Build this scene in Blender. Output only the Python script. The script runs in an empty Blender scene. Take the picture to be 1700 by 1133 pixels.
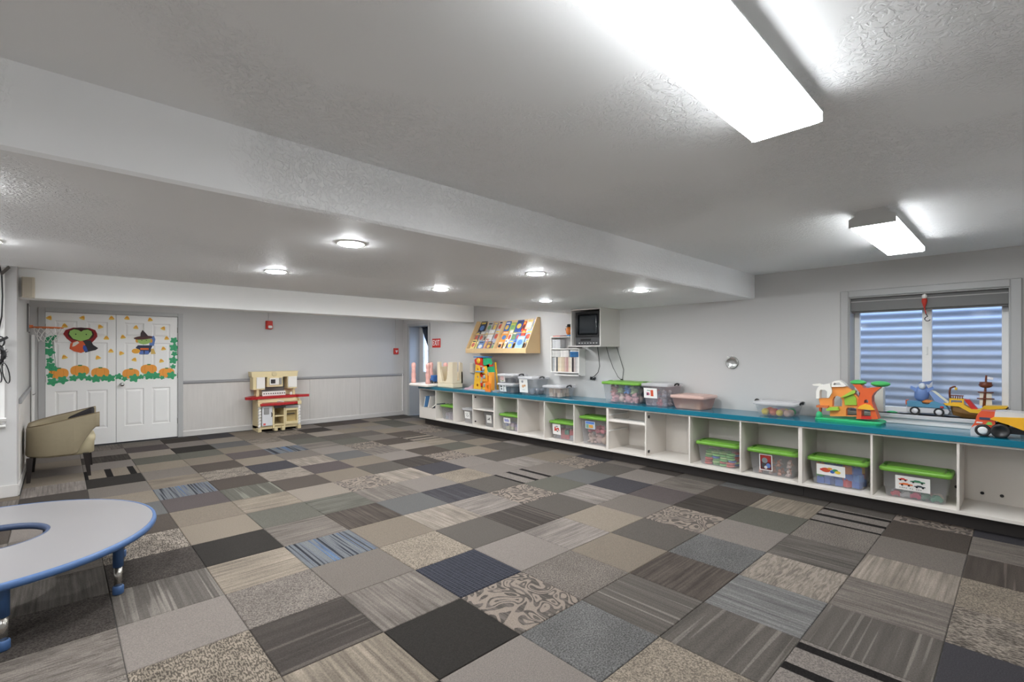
import bpy, bmesh, math, random
from mathutils import Vector, Matrix
random.seed(7)
PI = math.pi
sc = bpy.context.scene
COL = sc.collection

# ------------------------------------------------------------------ camera
cam_d = bpy.data.cameras.new('camera')
cam_d.sensor_width = 36.0
cam_d.lens = 798.9 / 1700 * 36
cam_d.shift_y = 18.74 / 1700
cam_d.clip_start = 0.02
cam = bpy.data.objects.new('camera', cam_d)
COL.objects.link(cam)
cam.location = (0, 0, 1.4454)
cam.rotation_euler = (math.radians(90), 0, math.radians(46.646 - 90))
sc.camera = cam

# ------------------------------------------------------------------ world, exposure
LENS_E = 7.8        # fluorescent lens emission
DISC_E = 95.0        # recessed LED disc emission
sc.view_settings.view_transform = 'Standard'
sc.view_settings.look = 'None'
sc.view_settings.gamma = 1.0
sc.view_settings.use_curve_mapping = False
sc.view_settings.exposure = 2.0
world = bpy.data.worlds.new('sky')
sc.world = world
world.use_nodes = True
wn = world.node_tree.nodes
bgn = wn['Background']
bgn.inputs['Color'].default_value = (0.50, 0.68, 1.0, 1)
bgn.inputs['Strength'].default_value = 1.55

# ------------------------------------------------------------------ constants of the place
WX = 5.84      # shelf wall
WY = 9.87      # double-door wall
HC = 2.335     # ceiling height
HS = 2.06      # dropped soffit underside
AX = -0.30     # left wall of the door alcove
AY = 6.94      # wall left of the alcove, facing the camera
RX0, RY0 = -3.3, -0.95

# ------------------------------------------------------------------ helpers: colour, materials
def lin(c):
    c = c / 255.0
    return c / 12.92 if c <= 0.04045 else ((c + 0.055) / 1.055) ** 2.4
def rgb(c, k=1.0):
    return tuple(min(0.93, lin(v) * k) for v in c) + (1.0,)
MATS = {}
def nn(nt, typ, **kw):
    n = nt.nodes.new(typ)
    for k, v in kw.items():
        if k in n.inputs: n.inputs[k].default_value = v
        else: setattr(n, k, v)
    return n
def ln(nt, a, ao, b, bi):
    nt.links.new(a.outputs[ao], b.inputs[bi])
def M(name, c=(200, 200, 200), rough=0.55, metal=0.0, alpha=1.0, emit=None, bump=None, var=0.0, vscale=6.0, vstretch=(1, 1, 1), trans=0.0, coat=0.0, objcol=False):
    if name in MATS: return MATS[name]
    m = bpy.data.materials.new(name)
    m.use_nodes = True
    nt = m.node_tree
    b = nt.nodes['Principled BSDF']
    b.inputs['Base Color'].default_value = rgb(c)
    b.inputs['Roughness'].default_value = rough
    b.inputs['Metallic'].default_value = metal
    b.inputs['Alpha'].default_value = alpha
    b.inputs['Coat Weight'].default_value = coat
    if trans: b.inputs['Transmission Weight'].default_value = trans
    if emit:
        b.inputs['Emission Color'].default_value = (0.94, 0.975, 1.0, 1)
        b.inputs['Emission Strength'].default_value = emit
    tc = None
    if var or bump or objcol:
        tc = nn(nt, 'ShaderNodeTexCoord')
    if objcol:
        oi = nn(nt, 'ShaderNodeObjectInfo')
        if not var: ln(nt, oi, 'Color', b, 'Base Color')
    if var:
        mp = nn(nt, 'ShaderNodeMapping'); mp.inputs['Scale'].default_value = vstretch
        no = nn(nt, 'ShaderNodeTexNoise', Scale=vscale, Detail=4.0)
        mr = nn(nt, 'ShaderNodeMapRange'); mr.inputs['To Min'].default_value = 1 - var; mr.inputs['To Max'].default_value = 1 + var
        mx = nn(nt, 'ShaderNodeMix', data_type='RGBA', blend_type='MULTIPLY'); mx.inputs['Factor'].default_value = 1
        if objcol: ln(nt, oi, 'Color', mx, 6)
        else: mx.inputs[6].default_value = rgb(c)
        ln(nt, tc, 'Object', mp, 'Vector'); ln(nt, mp, 0, no, 'Vector'); ln(nt, no, 0, mr, 'Value')
        ln(nt, mr, 0, mx, 7); ln(nt, mx, 2, b, 'Base Color')
    if bump:
        no2 = nn(nt, 'ShaderNodeTexNoise', Scale=bump[0], Detail=3.0)
        bp = nn(nt, 'ShaderNodeBump', Strength=bump[1], Distance=bump[2] if len(bump) > 2 else 0.002)
        ln(nt, tc, 'Object', no2, 'Vector'); ln(nt, no2, 0, bp, 'Height'); ln(nt, bp, 0, b, 'Normal')
    MATS[name] = m
    return m

def knockdown(name, c, patch=True):
    """painted ceiling with a trowelled knock-down texture"""
    m = bpy.data.materials.new(name); m.use_nodes = True
    nt = m.node_tree; b = nt.nodes['Principled BSDF']
    b.inputs['Base Color'].default_value = rgb(c); b.inputs['Roughness'].default_value = 0.6
    tc = nn(nt, 'ShaderNodeTexCoord')
    n1 = nn(nt, 'ShaderNodeTexNoise', Scale=30.0, Detail=3.0, Distortion=1.8)
    r1 = nn(nt, 'ShaderNodeValToRGB'); r1.color_ramp.elements[0].position = 0.44; r1.color_ramp.elements[1].position = 0.56
    n2 = nn(nt, 'ShaderNodeTexNoise', Scale=1.3, Detail=1.0)
    r2 = nn(nt, 'ShaderNodeValToRGB'); r2.color_ramp.elements[0].position = 0.42; r2.color_ramp.elements[1].position = 0.58
    mu = nn(nt, 'ShaderNodeMath', operation='MULTIPLY')
    bp = nn(nt, 'ShaderNodeBump', Strength=0.62, Distance=0.010)
    for n in (n1, n2): ln(nt, tc, 'Object', n, 'Vector')
    ln(nt, n1, 0, r1, 0); ln(nt, n2, 0, r2, 0); ln(nt, r1, 0, mu, 0); ln(nt, r2, 0, mu, 1)
    ln(nt, mu, 0, bp, 'Height'); ln(nt, bp, 0, b, 'Normal')
    MATS[name] = m
    return m

# ------------------------------------------------------------------ helpers: geometry
class G:
    """collects shapes in one bmesh"""
    def __init__(s): s.bm = bmesh.new()
    def _xf(s, vs, mtx):
        if mtx is not None:
            for v in vs: v.co = mtx @ v.co
    def box(s, x0, x1, y0, y1, z0, z1, bev=0.0, seg=1, mtx=None):
        t = bmesh.new()
        vs = [t.verts.new((x, y, z)) for x in (x0, x1) for y in (y0, y1) for z in (z0, z1)]
        for f in ((0, 1, 3, 2), (4, 6, 7, 5), (0, 4, 5, 1), (2, 3, 7, 6), (0, 2, 6, 4), (1, 5, 7, 3)):
            t.faces.new([vs[i] for i in f])
        if bev: bmesh.ops.bevel(t, geom=list(t.edges), offset=bev, segments=seg, affect='EDGES', profile=0.5)
        s._merge(t, mtx); return s
    def _merge(s, t, mtx=None):
        mp = {}
        for v in t.verts: mp[v] = s.bm.verts.new(mtx @ v.co if mtx is not None else v.co)
        for f in t.faces:
            try: s.bm.faces.new([mp[v] for v in f.verts]).smooth = f.smooth
            except ValueError: pass
        t.free()
    def rings(s, rings, cap0=True, cap1=True, closed=True, smooth=False, mtx=None):
        t = bmesh.new()
        R = [[t.verts.new(p) for p in r] for r in rings]
        n = len(R[0])
        for a, b in zip(R, R[1:]):
            for i in range(n if closed else n - 1):
                j = (i + 1) % n
                t.faces.new((a[i], a[j], b[j], b[i])).smooth = smooth
        if cap0 and closed: t.faces.new(list(reversed(R[0])))
        if cap1 and closed: t.faces.new(R[-1])
        bmesh.ops.recalc_face_normals(t, faces=list(t.faces))
        s._merge(t, mtx); return s
    def cyl(s, p0, p1, r0, r1=None, n=14, smooth=True):
        r1 = r0 if r1 is None else r1
        p0, p1 = Vector(p0), Vector(p1); d = (p1 - p0).normalized()
        a = d.orthogonal().normalized(); b = d.cross(a)
        ring = lambda p, r: [p + (a * math.cos(2 * PI * i / n) + b * math.sin(2 * PI * i / n)) * r for i in range(n)]
        return s.rings([ring(p0, r0), ring(p1, r1)], smooth=smooth)
    def lathe(s, prof, c=(0, 0, 0), axis='z', n=20, smooth=True):
        rs = []
        for r, h in prof:
            ring = []
            for i in range(n):
                u, v = r * math.cos(2 * PI * i / n), r * math.sin(2 * PI * i / n)
                p = {'z': (u, v, h), 'x': (h, u, v), 'y': (u, h, v)}[axis]
                ring.append(Vector(p) + Vector(c))
            rs.append(ring)
        return s.rings(rs, smooth=smooth)
    def ball(s, c, r, n=12, m=8, mtx=None):
        r = (r, r, r) if not isinstance(r, (tuple, list)) else r
        rs = []
        for k in range(m + 1):
            th = PI * (0.03 + 0.94 * k / m)
            rs.append([Vector((c[0] + r[0] * math.sin(th) * math.cos(2 * PI * i / n), c[1] + r[1] * math.sin(th) * math.sin(2 * PI * i / n), c[2] - r[2] * math.cos(th))) for i in range(n)])
        return s.rings(rs, smooth=True, mtx=mtx)
    def tube(s, pts, r, n=8, closed=False):
        pts = [Vector(p) for p in pts]; rs = []
        N = len(pts)
        for i, p in enumerate(pts):
            if closed: d = pts[(i + 1) % N] - pts[i - 1]
            else: d = pts[min(i + 1, N - 1)] - pts[max(i - 1, 0)]
            d.normalize()
            up = Vector((0, 0, 1)) if abs(d.z) < 0.9 else Vector((0, 1, 0))
            a = d.cross(up).normalized(); b = d.cross(a)
            rr = r[i] if isinstance(r, (list, tuple)) else r
            rs.append([p + (a * math.cos(2 * PI * k / n) + b * math.sin(2 * PI * k / n)) * rr for k in range(n)])
        if closed: rs.append(rs[0])
        return s.rings(rs, cap0=not closed, cap1=not closed, smooth=True)
    def prism(s, pts, axis, a0, a1, mtx=None, smooth=False):
        """polygon extruded along an axis; pts are the other two coordinates in order (x: y,z / y: x,z / z: x,y)"""
        mk = {'x': lambda u, v, a: (a, u, v), 'y': lambda u, v, a: (u, a, v), 'z': lambda u, v, a: (u, v, a)}[axis]
        return s.rings([[Vector(mk(u, v, a0)) for u, v in pts], [Vector(mk(u, v, a1)) for u, v in pts]], mtx=mtx, smooth=smooth)
    def plate(s, outer, holes, axis, a0, a1):
        """extruded polygon with holes (triangle fill)"""
        mk = {'x': lambda u, v, a: (a, u, v), 'y': lambda u, v, a: (u, a, v), 'z': lambda u, v, a: (u, v, a)}[axis]
        t = bmesh.new(); loops = []
        for lp in [outer] + holes:
            vs = [t.verts.new(mk(u, v, a0)) for u, v in lp]
            loops.append(vs)
            for i in range(len(vs)): t.edges.new((vs[i], vs[(i + 1) % len(vs)]))
        bmesh.ops.triangle_fill(t, edges=list(t.edges), use_beauty=True)
        fs = list(t.faces)
        r = bmesh.ops.extrude_face_region(t, geom=fs)
        d = Vector(mk(0, 0, a1)) - Vector(mk(0, 0, a0))
        bmesh.ops.translate(t, vec=d, verts=[g for g in r['geom'] if isinstance(g, bmesh.types.BMVert)])
        bmesh.ops.recalc_face_normals(t, faces=list(t.faces))
        s._merge(t); return s
def rrect(hx, hy, r, n=4, cx=0.0, cy=0.0):
    pts = []
    for k, (sx, sy) in enumerate(((1, 1), (-1, 1), (-1, -1), (1, -1))):
        for i in range(n + 1):
            a = PI / 2 * (k + i / n)
            pts.append((cx + sx * (hx - r) + r * math.cos(a), cy + sy * (hy - r) + r * math.sin(a)))
    return pts
def circ(cx, cy, r, n=16, r2=None, a0=0.0, a1=2 * PI):
    full = abs(a1 - a0 - 2 * PI) < 1e-6
    k = n if full else n + 1
    return [(cx + r * math.cos(a0 + (a1 - a0) * i / n), cy + (r2 or r) * math.sin(a0 + (a1 - a0) * i / n)) for i in range(k)]

def obj(name, g, mat, parent=None, loc=None, rot=None):
    me = bpy.data.meshes.new(name)
    g.bm.normal_update(); g.bm.to_mesh(me); g.bm.free()
    me.materials.append(mat)
    o = bpy.data.objects.new(name, me); COL.objects.link(o)
    if parent: o.parent = parent
    if loc: o.location = loc
    if rot: o.rotation_euler = rot
    return o
def inst(name, me, parent=None, loc=(0, 0, 0), rot=None, color=None):
    o = bpy.data.objects.new(name, me); COL.objects.link(o)
    if parent: o.parent = parent
    o.location = loc
    if rot: o.rotation_euler = rot
    if color: o.color = color
    return o
def tag(o, label, cat, group=None, kind=None):
    if label: o['label'] = label
    if cat: o['category'] = cat
    if group: o['group'] = group
    if kind: o['kind'] = kind
    return o
def thing(name, label, cat, loc=(0, 0, 0), rotz=0.0, group=None):
    o = bpy.data.objects.new(name, None); COL.objects.link(o)
    o.empty_display_size = 0.05
    o.location = loc; o.rotation_euler = (0, 0, rotz)
    return tag(o, label, cat, group)
def struct(name, g, mat, label=None, cat=None, parent=None):
    o = obj(name, g, mat, parent)
    if not parent: tag(o, label, cat, kind='structure')
    return o
def sroot(name, label, cat, loc=(0, 0, 0)):
    o = thing(name, label, cat, loc); o['kind'] = 'structure'; return o

# ------------------------------------------------------------------ materials
wall_m = M('wall_paint', (197, 195, 193), 0.55, bump=(60, 0.12, 0.002))
ceil_m = knockdown('ceiling_texture', (249, 249, 248))
soff_m = M('soffit_paint', (246, 245, 243), 0.55, bump=(50, 0.1, 0.002))
trim_g = M('grey_trim', (178, 177, 176), 0.45)
rail_m = M('grey_chair_rail', (150, 149, 150), 0.45)
wain_m = M('wainscot_panel', (204, 199, 194), 0.6, var=0.09, vscale=5.0, vstretch=(6, 6, 0.5), bump=(40, 0.1))
white_m = M('white_paint', (242, 240, 237), 0.42)
plast_w = M('white_plastic', (238, 236, 232), 0.35)
shelf_m = M('shelf_laminate', (228, 221, 213), 0.5)
black_m = M('black_plastic', (26, 25, 26), 0.4)
toe_m = M('toe_kick', (52, 47, 45), 0.6)
teal_m = M('teal_laminate', (22, 112, 136), 0.16)
chrome = M('chrome', (190, 190, 190), 0.2, metal=1.0)
toy_m = M('toy_plastic', (255, 255, 255), 0.4, objcol=True)
paper_m = M('paper_print', (255, 255, 255), 0.7, objcol=True)
print_m = M('cover_print', (255, 255, 255), 0.4, objcol=True, var=0.3, vscale=22.0)
fur_m = M('plush', (255, 255, 255), 0.9, objcol=True, bump=(120, 0.5, 0.004))
clear_m = M('clear_bin_plastic', (226, 226, 232), 0.2, alpha=0.15)
clearpink_m = M('pink_bin_plastic', (246, 204, 194), 0.3, alpha=0.34)
glass_m = M('window_glass', (240, 246, 255), 0.05, alpha=0.10)

# ================================================================== THE SETTING
# ---- floor and carpet tiles
floor_g = G().box(RX0, WX + 0.5, RY0, WY + 0.1, -0.10, -0.006)
floor = struct('floor', floor_g, M('floor_underlay', (70, 68, 66), 0.9), 'patchwork carpet tile floor in greys, beiges and navy', 'floor')

TK = (0.52, 0.485, 0.46)
def tcol(c): return tuple(lin(v) * k for v, k in zip(c, TK)) + (1.0,)
def tile_mat(kind):
    m = bpy.data.materials.new('carpet_' + kind); m.use_nodes = True
    nt = m.node_tree; b = nt.nodes['Principled BSDF']
    b.inputs['Roughness'].default_value = 0.95; b.inputs['Specular IOR Level'].default_value = 0.1
    tc = nn(nt, 'ShaderNodeTexCoord'); oi = nn(nt, 'ShaderNodeObjectInfo')
    sep = nn(nt, 'ShaderNodeVectorMath', operation='SCALE'); sep.inputs[0].default_value = (7.3, 5.1, 3.7)
    ln(nt, oi, 'Random', sep, 'Scale')
    off = nn(nt, 'ShaderNodeVectorMath', operation='ADD')
    ln(nt, tc, 'Object', off, 0); ln(nt, sep, 0, off, 1)
    def mapping(scale, src=off):
        mp = nn(nt, 'ShaderNodeMapping'); mp.inputs['Scale'].default_value = scale
        ln(nt, src, 0 if src is off else 'Object', mp, 'Vector'); return mp
    def noise(mp, scale, detail=2.0, dist=0.0):
        n = nn(nt, 'ShaderNodeTexNoise', Scale=scale, Detail=detail, Distortion=dist); ln(nt, mp, 0, n, 'Vector'); return n
    def rng(src, a, b_, c, d):
        r = nn(nt, 'ShaderNodeMapRange'); r.clamp = True
        for k, v in (('From Min', a), ('From Max', b_), ('To Min', c), ('To Max', d)): r.inputs[k].default_value = v
        ln(nt, src, 0, r, 'Value'); return r
    def mul(a, b_):
        r = nn(nt, 'ShaderNodeMath', operation='MULTIPLY'); ln(nt, a, 0, r, 0); ln(nt, b_, 0, r, 1); return r
    def mixc(fac, A, B):
        x = nn(nt, 'ShaderNodeMix', data_type='RGBA')
        ln(nt, fac, 0, x, 'Factor')
        for idx, c in ((6, A), (7, B)):
            if len(c) == 4: x.inputs[idx].default_value = c
            else: ln(nt, c[0], c[1], x, idx)
        return x
    fine = rng(noise(mapping((1, 1, 1)), 160.0, 2.0), 0.3, 0.7, 0.80, 1.20)
    fac = fine
    A = (oi, 'Color')
    base = None
    if kind in ('LU', 'LV', 'TU', 'TV'):
        st = (2.0, 60.0, 1.0) if kind[1] == 'U' else (60.0, 2.0, 1.0)
        if kind[0] == 'L':
            s1 = rng(noise(mapping(st), 1.0, 3.0), 0.28, 0.72, 0.66, 1.34)
            st2 = (3.0, 9.0, 1.0) if kind[1] == 'U' else (9.0, 3.0, 1.0)
            s2 = rng(noise(mapping(st2), 1.0, 2.0), 0.3, 0.7, 0.84, 1.16)
            fac = mul(fac, mul(s1, s2))
        else:
            st = (0.6, 34.0, 1.0) if kind[1] == 'U' else (34.0, 0.6, 1.0)
            s1 = rng(noise(mapping(st), 1.0, 1.0), 0.60, 0.66, 1.0, 1.75)
            s2 = rng(noise(mapping((st[0] * 2, st[1] * 0.6, 1)), 1.0, 2.0), 0.3, 0.7, 0.8, 1.2)
            fac = mul(fac, mul(s1, s2))
    elif kind == 'H':
        h = rng(noise(mapping((1, 1, 1)), 120.0, 2.0), 0.36, 0.64, 0.6, 1.4)
        h2 = rng(noise(mapping((1, 1, 1)), 4.0, 2.0), 0.3, 0.7, 0.88, 1.12)
        fac = mul(mul(fac, h), h2)
    elif kind == 'X':      # crackled light tile
        h = rng(noise(mapping((7, 42, 1)), 1.0, 3.0, 1.5), 0.34, 0.6, 0.62, 1.18)
        fac = mul(fac, h)
    elif kind == 'BL':     # blue and charcoal stripes
        s1 = noise(mapping((48.0, 0.8, 1.0)), 1.0, 2.0)
        rp = nn(nt, 'ShaderNodeValToRGB'); cr = rp.color_ramp
        cr.elements[0].position = 0.30; cr.elements[0].color = tcol((52, 54, 60))
        cr.elements[1].position = 0.72; cr.elements[1].color = tcol((120, 150, 190))
        for p, c in ((0.40, (70, 76, 86)), (0.47, (128, 134, 142)), (0.56, (140, 146, 150)), (0.62, (96, 112, 140))):
            e = cr.elements.new(p); e.color = tcol(c)
        ln(nt, s1, 0, rp, 0); A = (rp, 0)
    elif kind == 'SC':     # pale scrollwork on a striped ground
        cn = noise(mapping((1, 1, 1)), 5.0, 0.0, 2.0)
        m5 = nn(nt, 'ShaderNodeMath', operation='MULTIPLY'); m5.inputs[1].default_value = 5.0; ln(nt, cn, 0, m5, 0)
        fr5 = nn(nt, 'ShaderNodeMath', operation='FRACT'); ln(nt, m5, 0, fr5, 0)
        up5 = rng(fr5, 0.34, 0.40, 0.0, 1.0); dn5 = rng(fr5, 0.86, 0.92, 1.0, 0.0)
        t = mul(up5, dn5)
        gs = rng(noise(mapping((60, 3, 1)), 1.0, 2.0), 0.4, 0.6, 0.5, 0.85)
        dk = nn(nt, 'ShaderNodeMix', data_type='RGBA', blend_type='MULTIPLY'); dk.inputs['Factor'].default_value = 1
        ln(nt, oi, 'Color', dk, 6); ln(nt, gs, 0, dk, 7)
        A = (mixc(t, (dk, 2), tcol((172, 162, 153))), 2)
    elif kind == 'CK':     # dashed dark and light loops
        h = rng(noise(mapping((150, 46, 1)), 1.0, 1.0), 0.44, 0.54, 0.42, 1.15)
        h2 = rng(noise(mapping((9, 9, 1)), 1.0, 2.0, 1.0), 0.35, 0.65, 0.75, 1.2)
        fac = mul(fac, mul(h, h2))
    elif kind in ('BU', 'BV'):   # light tile with black bars
        sx = nn(nt, 'ShaderNodeSeparateXYZ'); ln(nt, tc, 'Object', sx, 0)
        co = nn(nt, 'ShaderNodeMath', operation='MULTIPLY'); co.inputs[1].default_value = 4.6
        ln(nt, sx, 'Y' if kind == 'BU' else 'X', co, 0)
        fr = nn(nt, 'ShaderNodeMath', operation='FRACT'); ln(nt, co, 0, fr, 0)
        bar = rng(fr, 0.70, 0.72, 0.0, 1.0)
        lt = rng(noise(mapping((1, 1, 1)), 120.0, 1.0), 0.4, 0.6, 0.75, 1.15)
        fac = mul(fac, lt)
        A = (mixc(bar, (oi, 'Color'), tcol((44, 42, 42))), 2)
    elif kind == 'PL':     # navy plaid
        g1 = nn(nt, 'ShaderNodeTexBrick'); g1.offset = 0.0
        for k, v in (('Scale', 24.0), ('Mortar Size', 0.03), ('Brick Width', 0.7), ('Row Height', 0.5)): g1.inputs[k].default_value = v
        g1.inputs['Color1'].default_value = tcol((60, 62, 72)); g1.inputs['Color2'].default_value = tcol((66, 68, 80)); g1.inputs['Mortar'].default_value = tcol((104, 110, 122))
        ln(nt, tc, 'Object', g1, 'Vector'); A = (g1, 0)
    mx = nn(nt, 'ShaderNodeMix', data_type='RGBA', blend_type='MULTIPLY'); mx.inputs['Factor'].default_value = 1
    ln(nt, A[0], A[1], mx, 6); ln(nt, fac, 0, mx, 7); ln(nt, mx, 2, b, 'Base Color')
    pn = nn(nt, 'ShaderNodeTexNoise', Scale=260.0, Detail=2.0); ln(nt, tc, 'Object', pn, 'Vector')
    bp = nn(nt, 'ShaderNodeBump', Strength=0.5, Distance=0.003); ln(nt, pn, 0, bp, 'Height'); ln(nt, bp, 0, b, 'Normal')
    return m

PAL = dict(lt=(156, 151, 147), lb=(162, 154, 142), be=(150, 142, 131), mg=(114, 111, 107), gg=(117, 118, 111), bg=(121, 123, 124), lc=(142, 144, 145),
           dk=(86, 82, 79), bk=(64, 62, 60), nv=(86, 86, 92), pu=(108, 102, 103), br=(100, 94, 89), lg=(140, 135, 130), wh=(170, 163, 154))
# tile map from the far wall (j=14) to the camera (j=-5); columns i = -4 .. 7
TM = {
 14: 'LVlg LVlg Hlg  Sdk Snv Sbe Sdk Slt Sbr Spu Swh Smg',
 13: 'Slt  Slt  Spu  Slt Swh Sbe SClb Sdk Slt Slb Sgg Slt',
 12: 'Slb  LVdk Swh  Sbk Sbg CKwh Smg Swh Slb Slt Sgg Slb',
 11: 'Slt  Slt  Sgg  Sgg Sbe Swh Sgg Smg Smg Slb Slt SClg',
 10: 'Slb  BVlb Slb  Sbe Spu BLbg LUlg Sgg Slg Sbr SClg Smg',
 9:  'LVlt Sbk  Slg  Sbr Slb Slg Slt SClg Sbr BUwh Slg Sbg',
 8:  'Sdk  Slg  LUbe CKwh Snv LVwh Sbg LVlg Swh LUlb Smg LVdk',
 7:  'Slb  Slb  BLbg Sbr Xwh Spu Sbe Slt Sbr Sgg Sbe Sdk',
 6:  'Slt  Sbg  Spu  TVgg Sbr Sbe Smg TVdk SClg Slb Smg Slt',
 5:  'Slg  Sbr  Sbe  LUlb Swh SClg LVwh Snv Slt Smg Smg Smg',
 4:  'LUlg CKwh Slb  Sgg LUgg LVlg Slt Hlb Slt LVlt Sbe Slg',
 3:  'LVmg Hdk  Sbk  LUlg LVbr Sbg LVnv Smg BVlt Slg SClg Snv',
 2:  'Hdk  TVmg LUlb BLbg Sbe LVwh LUlt SClg Sgg Sbg Smg Slg',
 1:  'Xlg  Slt  Hlg  Slg Hlb Smg TVdk Smg LVlt Snv Slt Sdk',
 0:  'Hlg  CKlb TUdk LVlg PLnv Slt LUlt Slb Slg Spu LVlg Smg',
 -1: 'Slg  Sbe  LVlb Sbk SClg Hlg Sbe Smg SClg LVdk Sbr LVbg',
 -2: 'Sgg  Hlg  Sbk  Slt Hbg TVmg LUbr Hbg Slt Sgg LUlb Smg',
 -3: 'Slt  Sbr  Slb  Sdk Hlb TUmg LVlc Xwh LVmg Hlg BVlt Smg',
 -4: 'Sbe  Slg  Smg  Slt Sgg BVlt TUmg LVlg LUwh Slg Sbr SClg',
 -5: 'Smg  Slt  Snv  Sbe LUlg Slt Snv CKwh Hlb TUbr LVlg Snv'}
tile_me = {}
def tile_mesh(kind):
    if kind not in tile_me:
        g = G(); h = 0.2485; c = 0.004
        g.rings([[Vector((x, y, z)) for x, y in ((-a, -a), (a, -a), (a, a), (-a, a))] for a, z in ((h, -0.006), (h, -0.003), (h - c, 0.0))], cap0=False)
        me = bpy.data.meshes.new('carpet_tile_' + kind); g.bm.to_mesh(me); g.bm.free()
        me.materials.append(tile_mat(kind)); tile_me[kind] = me
    return tile_me[kind]
rest = []
for j in range(14, -6, -1):
    row = TM[j].split()
    for i in range(-6, 8):
        if i >= -4: code = row[i + 4]
        else: code = random.choice(['Slt', 'Sbe', 'Smg', 'LVlg', 'Hlg', 'Sgg', 'Sbr', 'Slb'])
        kind, col = code[:-2], code[-2:]
        X = (i + 0.5 + 3.452) * 0.5; Y = (j + 0.5 + 4.530) * 0.5
        y0, y1 = Y - 0.25, Y + 0.25
        if i < -4 and j > 9: continue
        if i < -4: y1 = min(y1, AY - 0.01)
        y1 = min(y1, WY - 0.002)
        if y1 - y0 < 0.05: continue
        c = PAL[col]; d = random.uniform(-4, 4)
        o = inst('carpet_tile', tile_mesh(kind), floor, (X, (y0 + y1) / 2, 0), None, tcol((c[0] + d, c[1] + d, c[2] + d)))
        if y1 - y0 < 0.49: o.scale = (1, (y1 - y0) / 0.5, 1)
# carpet beyond the counted tiles (behind the camera and at the far left): one field
g = G()
for ix in range(-8, 9):
    for jy in range(-7, 10):
        if -7 < ix < 8 and jy > -6: continue
        X = (ix + 0.5 + 3.452) * 0.5; Y = (jy + 0.5 + 4.530) * 0.5
        if X - 0.25 < RX0 or X + 0.25 > WX or Y - 0.25 < RY0 - 0.3 or Y + 0.25 > AY + 0.3: continue
        g.box(X - 0.248, X + 0.248, max(Y - 0.248, RY0), min(Y + 0.248, AY - 0.01), -0.006, 0.0)
fm = M('carpet_field', (140, 135, 130), 0.95, var=0.15, vscale=2.0)
fo = obj('carpet_tile_field', g, fm, floor); fo['kind'] = 'stuff'

# ---- ceiling with the dropped soffit and far beam
struct('ceiling', G().box(RX0, WX + 0.12, RY0, WY + 0.12, HC, HC + 0.1), ceil_m, 'white textured ceiling with trowelled pattern', 'ceiling')
g = G().prism([(2.112, HC), (2.112, HS + 0.012), (2.124, HS), (4.94, HS), (4.965, HS + 0.02), (4.97, HC)], 'x', RX0, WX)
sof = struct('ceiling_soffit', g, knockdown('soffit_texture', (249, 249, 248)), 'wide dropped ceiling section holding the round lights', 'ceiling')
struct('trim_1', G().box(AX - 0.01, WX, 7.25, 7.52, 2.022, HC, 0.006), soff_m, 'white painted beam crossing the ceiling before the double doors', 'beam')

# ---- shelf wall with window and exit door openings
WO = (0.065, 1.205, 0.858, 2.0)            # window opening y0 y1 z0 z1
DO = (8.82, 9.60, 2.035)                   # exit door opening y0 y1 top
outer = [(RY0, 0), (DO[0], 0), (DO[0], DO[2]), (DO[1], DO[2]), (DO[1], 0), (WY + 0.12, 0), (WY + 0.12, HC), (RY0, HC)]
g = G().plate(outer, [[(WO[0], WO[2]), (WO[1], WO[2]), (WO[1], WO[3]), (WO[0], WO[3])]], 'x', WX, WX + 0.12)
wall_right = struct('wall_right', g, wall_m, 'long pale wall behind the toy shelves', 'wall')
# ---- double-door wall
DX0, DX1, DH = -0.134, 1.487, 2.045
outer = [(AX - 0.12, 0), (DX0, 0), (DX0, DH), (DX1, DH), (DX1, 0), (WX, 0), (WX, HC), (AX - 0.12, HC)]
wall_back = struct('wall_back', G().plate(outer, [], 'y', WY, WY + 0.12), wall_m, 'far wall with double doors above grey wainscot', 'wall')
# ---- left walls, wall behind the camera
struct('wall_left', G().box(AX - 0.12, AX, AY, WY, 0, HC), wall_m, 'short wall left of the double doors', 'wall')
struct('wall_front', G().box(RX0, AX - 0.12, AY, AY + 0.12, 0, HC), wall_m, 'wall at the far left facing the room', 'wall')
struct('wall_side', G().box(RX0 - 0.12, RX0, RY0, AY + 0.12, 0, HC), wall_m, 'wall at the left end of the room', 'wall')
struct('wall_near', G().box(RX0 - 0.12, WX + 0.12, RY0 - 0.12, RY0, 0, HC), wall_m, 'wall behind the viewer', 'wall')

# ---- wainscot, chair rail, baseboards
wx0 = DX1 + 0.075
for k in range(4):
    a = wx0 + (WX - wx0) * k / 4; b_ = wx0 + (WX - wx0) * (k + 1) / 4
    struct('wainscot_panel', G().box(a + 0.002, b_ - 0.002, WY - 0.010, WY + 0.001, 0.09, 0.905), wain_m, parent=wall_back)
struct('trim_2', G().prism([(WY, 0.90), (WY - 0.016, 0.90), (WY - 0.026, 0.915), (WY - 0.026, 0.94), (WY - 0.014, 0.955), (WY, 0.955)], 'x', wx0, WX), rail_m, 'dark grey chair rail along the far wall', 'trim')
struct('baseboard_back', G().prism([(WY, 0), (WY - 0.022, 0), (WY - 0.022, 0.08), (WY - 0.012, 0.10), (WY, 0.10)], 'x', wx0, WX), M('baseboard_paint', (200, 196, 192), 0.5), 'light grey baseboard under the wainscot', 'baseboard')
wl = bpy.data.objects['wall_left']
struct('wainscot_panel', G().box(AX - 0.001, AX + 0.010, AY + 0.34, WY, 0.09, 0.905), wain_m, parent=wl)
struct('trim_3', G().box(AX, AX + 0.024, AY + 0.32, WY - 0.03, 0.90, 0.955, 0.004), rail_m, 'grey chair rail behind the beige armchair', 'trim')
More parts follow.
